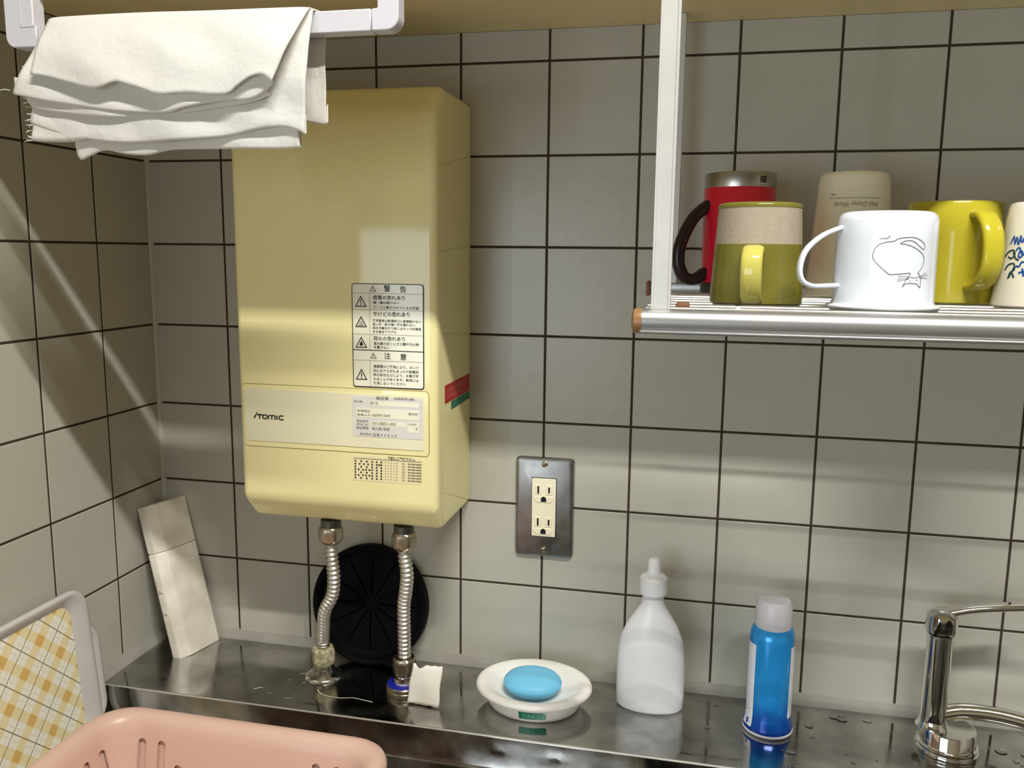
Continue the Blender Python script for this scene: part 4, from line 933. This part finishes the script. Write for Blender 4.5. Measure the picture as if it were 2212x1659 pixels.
b = bm_new(); add_lathe(b, [(0.0252, 0.0040), (0.0256, 0.0052), (0.0252, 0.0085), (0.0238, 0.0140), (0.0232, 0.020), (0.0230, 0.06), (0.0230, 0.105), (0.0218, 0.112), (0.0190, 0.117), (0.0, 0.119)], cx, cy, 64); obj('body', b, canmat(), can)
b = bm_new(); add_lathe(b, [(0.0, 0.0003), (0.0225, 0.0003), (0.0250, 0.0010), (0.0262, 0.0024), (0.0260, 0.0040), (0.0250, 0.0046), (0.0, 0.0046)], cx, cy, 64); obj('base_ring', b, M['white_plastic'], can)
rcan = lambda z: 0.0252 + (0.0238-0.0252)*min(1, max(0, (z-0.0085)/0.0055)) if z < 0.014 else 0.0238 + (0.0231-0.0238)*min(1, (z-0.014)/0.006)
f = on_round(cx, cy, rcan, 0.0003); a = camang(cx, cy)
for nm, a0, a1, z0, z1 in (('white_panel', a-1.35, a-0.72, 0.0088, 0.100), ('white_strip', a+0.98, a+1.5, 0.0210, 0.100)):
    b = bm_new()
    for i in range(10):
        for z_a, z_b in ((z0, 0.0140), (0.0140, 0.0210), (0.0210, z1)) if z0 < 0.014 else ((z0, z1),):
            p0 = a0+(a1-a0)*i/10; p1 = a0+(a1-a0)*(i+1)/10
            b.faces.new([b.verts.new(f(*q)) for q in ((p0, z_a), (p1, z_a), (p1, z_b), (p0, z_b))])
    wp = obj(nm, b, M['label_white'], can)
    if nm == 'white_panel':
        b = bm_new(); g = on_round(cx, cy, rcan, 0.0006)
        for z in (0.013, 0.018, 0.024, 0.028): ribbon(b, [(a0+0.18, z), (a1-0.1, z)], 0.0004, g)
        rect(b, a0+0.30, a0+0.42, 0.0105, 0.0165, g)
        obj('print', b, M['blue_plastic'], wp, smooth=False)
b = bm_new(); add_lathe(b, [(0.0, 0.117), (0.0185, 0.117), (0.0188, 0.119), (0.0185, 0.142), (0.0160, 0.146), (0.0, 0.147)], cx, cy, 48); obj('cap', b, M['white_plastic'], can)

# faucet
fau = thing('faucet', (0.9400, -0.0640, 0.0), 'chrome single lever faucet standing on the right of the ledge', 'faucet')
cx, cy = 0.9400, -0.0600
b = bm_new(); add_lathe(b, [(0.0, 0.0002), (0.0300, 0.0002), (0.0306, 0.0020), (0.0300, 0.0038), (0.0284, 0.0044), (0.0292, 0.0056), (0.0290, 0.0080), (0.0274, 0.0088), (0.0268, 0.0100), (0.0266, 0.0235), (0.0258, 0.0248), (0.0238, 0.0246), (0.0190, 0.0225), (0.0, 0.0225)], cx, cy, 72); obj('base', b, M['chrome'], fau)
px, py = cx-0.0140, cy+0.0040
b = bm_new(); add_lathe(b, [(0.0, 0.021), (0.0165, 0.022), (0.0140, 0.0255), (0.0128, 0.031), (0.0124, 0.040), (0.0124, 0.120), (0.0136, 0.124), (0.0, 0.126)], px, py, 56); obj('column', b, M['chrome'], fau)
b = bm_new(); add_tube(b, spline([(px+0.004, py, 0.034), (px+0.030, py+0.001, 0.0405), (px+0.070, py-0.004, 0.0415), (px+0.115, py-0.020, 0.0370), (px+0.165, py-0.055, 0.0290), (px+0.19, py-0.085, 0.0270)], 40), 0.0085, 20); obj('spout', b, M['chrome'], fau)
b = bm_new(); add_lathe(b, [(0.0, 0.126), (0.0150, 0.126), (0.0155, 0.130), (0.0148, 0.143), (0.0095, 0.148), (0.0, 0.149)], px, py, 48)
add_tube(b, spline([(px, py, 0.144), (px+0.03, py+0.002, 0.152), (px+0.075, py+0.004, 0.158)], 16), None, 14, flat=(0.007, 0.0035), up=(0, 1, 0)); obj('lever', b, M['chrome'], fau)
# water drops round the faucet
b = bm_new()
for i in range(64):
    x, y = (R.uniform(0.69, 1.08), R.uniform(-0.135, -0.02)) if i < 38 else (R.uniform(0.965, 1.07), R.uniform(-0.14, -0.05))
    if math.hypot(x-0.94, y+0.06) < 0.037 or math.hypot(x-0.7615, y+0.063) < 0.031: continue
    r = R.uniform(0.0012, 0.0042) if i < 38 else R.uniform(0.003, 0.0075)
    add_lathe(b, [(r, 0.0002), (r*0.88, 0.0002+min(r*0.16, 0.0005)), (r*0.5, 0.0002+min(r*0.26, 0.0008)), (0.0, 0.0002+min(r*0.3, 0.0009))], x, y, 14, R.uniform(0.8, 1.7), R.uniform(0.7, 1.2))
tag(obj('water_drops', b, M['water'], loc=(0.86, -0.08, 0.0002)), 'scattered water drops on the steel ledge around the faucet', 'water', kind='stuff')

# white long case leaning in the corner
case = thing('plastic_case', (0.070, -0.045, 0.0), 'long grimy white plastic case leaning into the tiled corner', 'case')
A0 = Vector((0.0690, -0.0600, 0.0008)); ax_l = Vector((-0.0478, 0.0120, 0.1872)).normalized()
ax_w = Vector((0.0103, 0.0460, 0.0)); ax_w = (ax_w - ax_l*ax_w.dot(ax_l)).normalized(); ax_n = ax_l.cross(ax_w).normalized()
if ax_n.x > 0: ax_n = -ax_n          # towards the wall
W_, TH, LN = 0.0475, 0.0185, 0.1945
sec = [(0, 0), (W_, 0), (W_, TH), (-0.013, TH), (-0.0135, TH-0.002), (-0.0118, 0.0075)]
def case_piece(s0, s1, shrink=0.0, nm='body'):
    t = bmesh.new(); A = []; B = []
    for (w, n) in sec:
        w2 = W_/2-0.007+(w-(W_/2-0.007))*(1-shrink); n2 = TH/2+(n-TH/2)*(1-shrink*2)
        A.append(t.verts.new(A0 + ax_w*w2 + ax_n*n2 + ax_l*s0)); B.append(t.verts.new(A0 + ax_w*w2 + ax_n*n2 + ax_l*s1))
    n = len(A); t.faces.new(A); t.faces.new(B[::-1])
    for i in range(n): t.faces.new((A[i], B[i], B[(i+1) % n], A[(i+1) % n]))
    bmesh.ops.recalc_face_normals(t, faces=list(t.faces))
    bmesh.ops.bevel(t, geom=list(t.edges), offset=0.0014, segments=2, profile=0.5, affect='EDGES')
    b = bm_new(); merge(b, t); return obj(nm, b, M['case_white'], case, angle=35)
case_piece(0.0, 0.1345, 0.0, 'body'); case_piece(0.1350, LN, 0.0, 'cap'); 
for s in (0.060, 0.088):
    b = bm_new(); t = bmesh.new(); bmesh.ops.create_cube(t, size=1.0)
    merge(b, t, Matrix.Translation(A0 + ax_w*(-0.0130) + ax_n*0.0125 + ax_l*s) @ Matrix((ax_w, ax_n, ax_l)).transposed().to_4x4() @ Matrix.Diagonal((0.0022, 0.006, 0.004, 1)))
    obj('hinge', b, M['case_white'], case, smooth=False)

# ---------------------------------------------------------------- plaid trays against the left wall
TXB, TXT, TZB = 0.0335, 0.0190, -0.0372     # x of the lower and upper edge
TL = 0.171
ang = math.atan2(TXB-TXT, TL)
def tray(label, yfar, length, height, xb, lean, depth, rimw, inner_mat, nm, rim_in=True):
    """tray standing on its long side; local a along -y, c up the board, n away from the wall"""
    T0 = Vector((xb, yfar, TZB+0.0005)); cu = Vector((-math.sin(lean), 0, math.cos(lean))); nn = Vector((math.cos(lean), 0, math.sin(lean)))
    t = thing(nm, (xb, yfar-length/2, TZB), label, 'tray')
    P = lambda a, c, n: T0 + Vector((0, -a, 0)) + cu*c + nn*n
    def rr(ins, r): return rrect(ins, length-ins, ins*0.6, height-ins*0.62, r, 8)
    b = bm_new()
    rings = [(0.006, 0.020, 0.0), (0.001, 0.024, 0.002), (0.0, 0.024, depth-0.003), (0.0012, 0.024, depth-0.0008), (0.004, 0.022, depth), (0.008, 0.020, depth-0.0004), (rimw-0.001, 0.017, depth-0.006), (rimw, 0.016, 0.0035)]
    loft(b, [[P(a, c, n) for a, c in rr(i, r)] for i, r, n in rings], cap0=True)
    bmesh.ops.recalc_face_normals(b, faces=list(b.faces))
    obj('rim', b, M['tray_grey'], t, angle=60)
    b = bm_new(); loft(b, [[P(a, c, 0.0026) for a, c in rr(rimw-0.001, 0.016)], [P(a, c, 0.0034) for a, c in rr(rimw-0.001, 0.016)]], cap0=True, cap1=True)
    o = obj('base_panel', b, inner_mat, t, smooth=False)
    return t, P
PLAID_P, PLAID_Q = -0.2766+0.1745*0, -0.1371
yf = -0.175
org = Vector((TXB, yf-0.15, TZB))
PLAID_P = ((-0.2925-org.y)-(0.0986-org.z))/math.sqrt(2); PLAID_Q = ((-0.2925-org.y)+(0.0986-org.z))/math.sqrt(2)
tray('grey plastic tray with gold plaid base leaning on the left wall', yf, 0.30, TL, TXB-0.010, ang, 0.010, 0.022, plaid_mat(), 'plaid_tray')
tray('plain grey tray mostly hidden between the plaid tray and the left wall', -0.1495, 0.26, 0.118, 0.0145, 0.075, 0.005, 0.014, M['tray_grey'], 'grey_tray')

# ---------------------------------------------------------------- pink dish basket on the drainboard
bk = thing('dish_basket', (0.25, -0.40, -0.037), 'pink plastic dish basket with slotted sides in the left foreground', 'basket')
BX0, BX1, BYB, BYF = 0.0965, 0.4090, -0.2420, -0.62
def brr(ins, r=0.040): return rrect(BX0+ins, BX1-ins, BYF+ins, BYB-ins, max(r-ins*0.5, 0.012), 10)
b = bm_new()
LV = [(0.0035, 0.026), (0.0, 0.030), (-0.0005, 0.035), (0.0010, 0.0395), (0.0050, 0.0425), (0.0105, 0.0430), (0.0160, 0.0405), (0.0195, 0.0350), (0.0212, 0.0280), (0.0245, 0.010), (0.0300, -0.022), (0.0340, -0.0300), (0.0420, -0.0335)]
loft(b, [[(x, y, z) for x, y in brr(i)] for i, z in LV], cap1=True)
bmesh.ops.recalc_face_normals(b, faces=list(b.faces))
body = obj('body', b, M['pink'], bk, angle=60)
so = body.modifiers.new('thick', 'SOLIDIFY'); so.thickness = 0.0018; so.offset = -1.0
ow = bm_new()
loft(ow, [[(x, y, z) for x, y in brr(i)] for i, z in ((0.0100, 0.0285), (0.0175, 0.0275), (0.0205, 0.010), (0.0262, -0.024), (0.0300, -0.0358), (0.0420, -0.0366))], cap1=True)
bmesh.ops.recalc_face_normals(ow, faces=list(ow.faces))
obj('outer_wall', ow, M['pink'], bk, angle=60)
# slots: rounded holes cut in pairs through the inner wall
cut = bm_new()
def capsule(cx_, z0, z1, w, ax):
    pts = [(cx_ + w/2*math.cos(PI*k/8), z1-w/2 + w/2*math.sin(PI*k/8)) for k in range(9)] + [(cx_ + w/2*math.cos(PI+PI*k/8), z0+w/2 + w/2*math.sin(PI+PI*k/8)) for k in range(9)]
    t = bm_new()
    if ax == 'back': add_prism(t, pts, 'y', BYB-0.0205, BYB-0.040)
    else: add_prism(t, pts, 'x', BX0+0.0205, BX0+0.040)
    merge(cut, t)
ztop = 0.0205
for x in (0.1475, 0.1688, 0.3340, 0.3555): capsule(x, -0.018, ztop, 0.0085, 'back')
for x in (0.1880, 0.3130): capsule(x, -0.018, -0.0005, 0.0085, 'back')
for y in (-0.290, -0.311, -0.40, -0.421): capsule(y, -0.018, ztop-0.002, 0.0085, 'left')
cme = bpy.data.meshes.new('cutter'); bmesh.ops.recalc_face_normals(cut, faces=list(cut.faces)); cut.to_mesh(cme); cut.free()
cme.transform(Matrix.Translation(-origin(bk)))
co = bpy.data.objects.new('cutter', cme); COL.objects.link(co); co.parent = bk
bo = body.modifiers.new('slots', 'BOOLEAN'); bo.object = co; bo.operation = 'DIFFERENCE'; bo.solver = 'EXACT'
bpy.context.view_layer.update()
dg = bpy.context.evaluated_depsgraph_get()
nm = bpy.data.meshes.new_from_object(body.evaluated_get(dg)); old = body.data
body.modifiers.clear(); body.data = nm
nm.set_sharp_from_angle(angle=math.radians(40))
bpy.data.objects.remove(co)
for blk in (old, cme):
    if blk.users == 0: bpy.data.meshes.remove(blk)
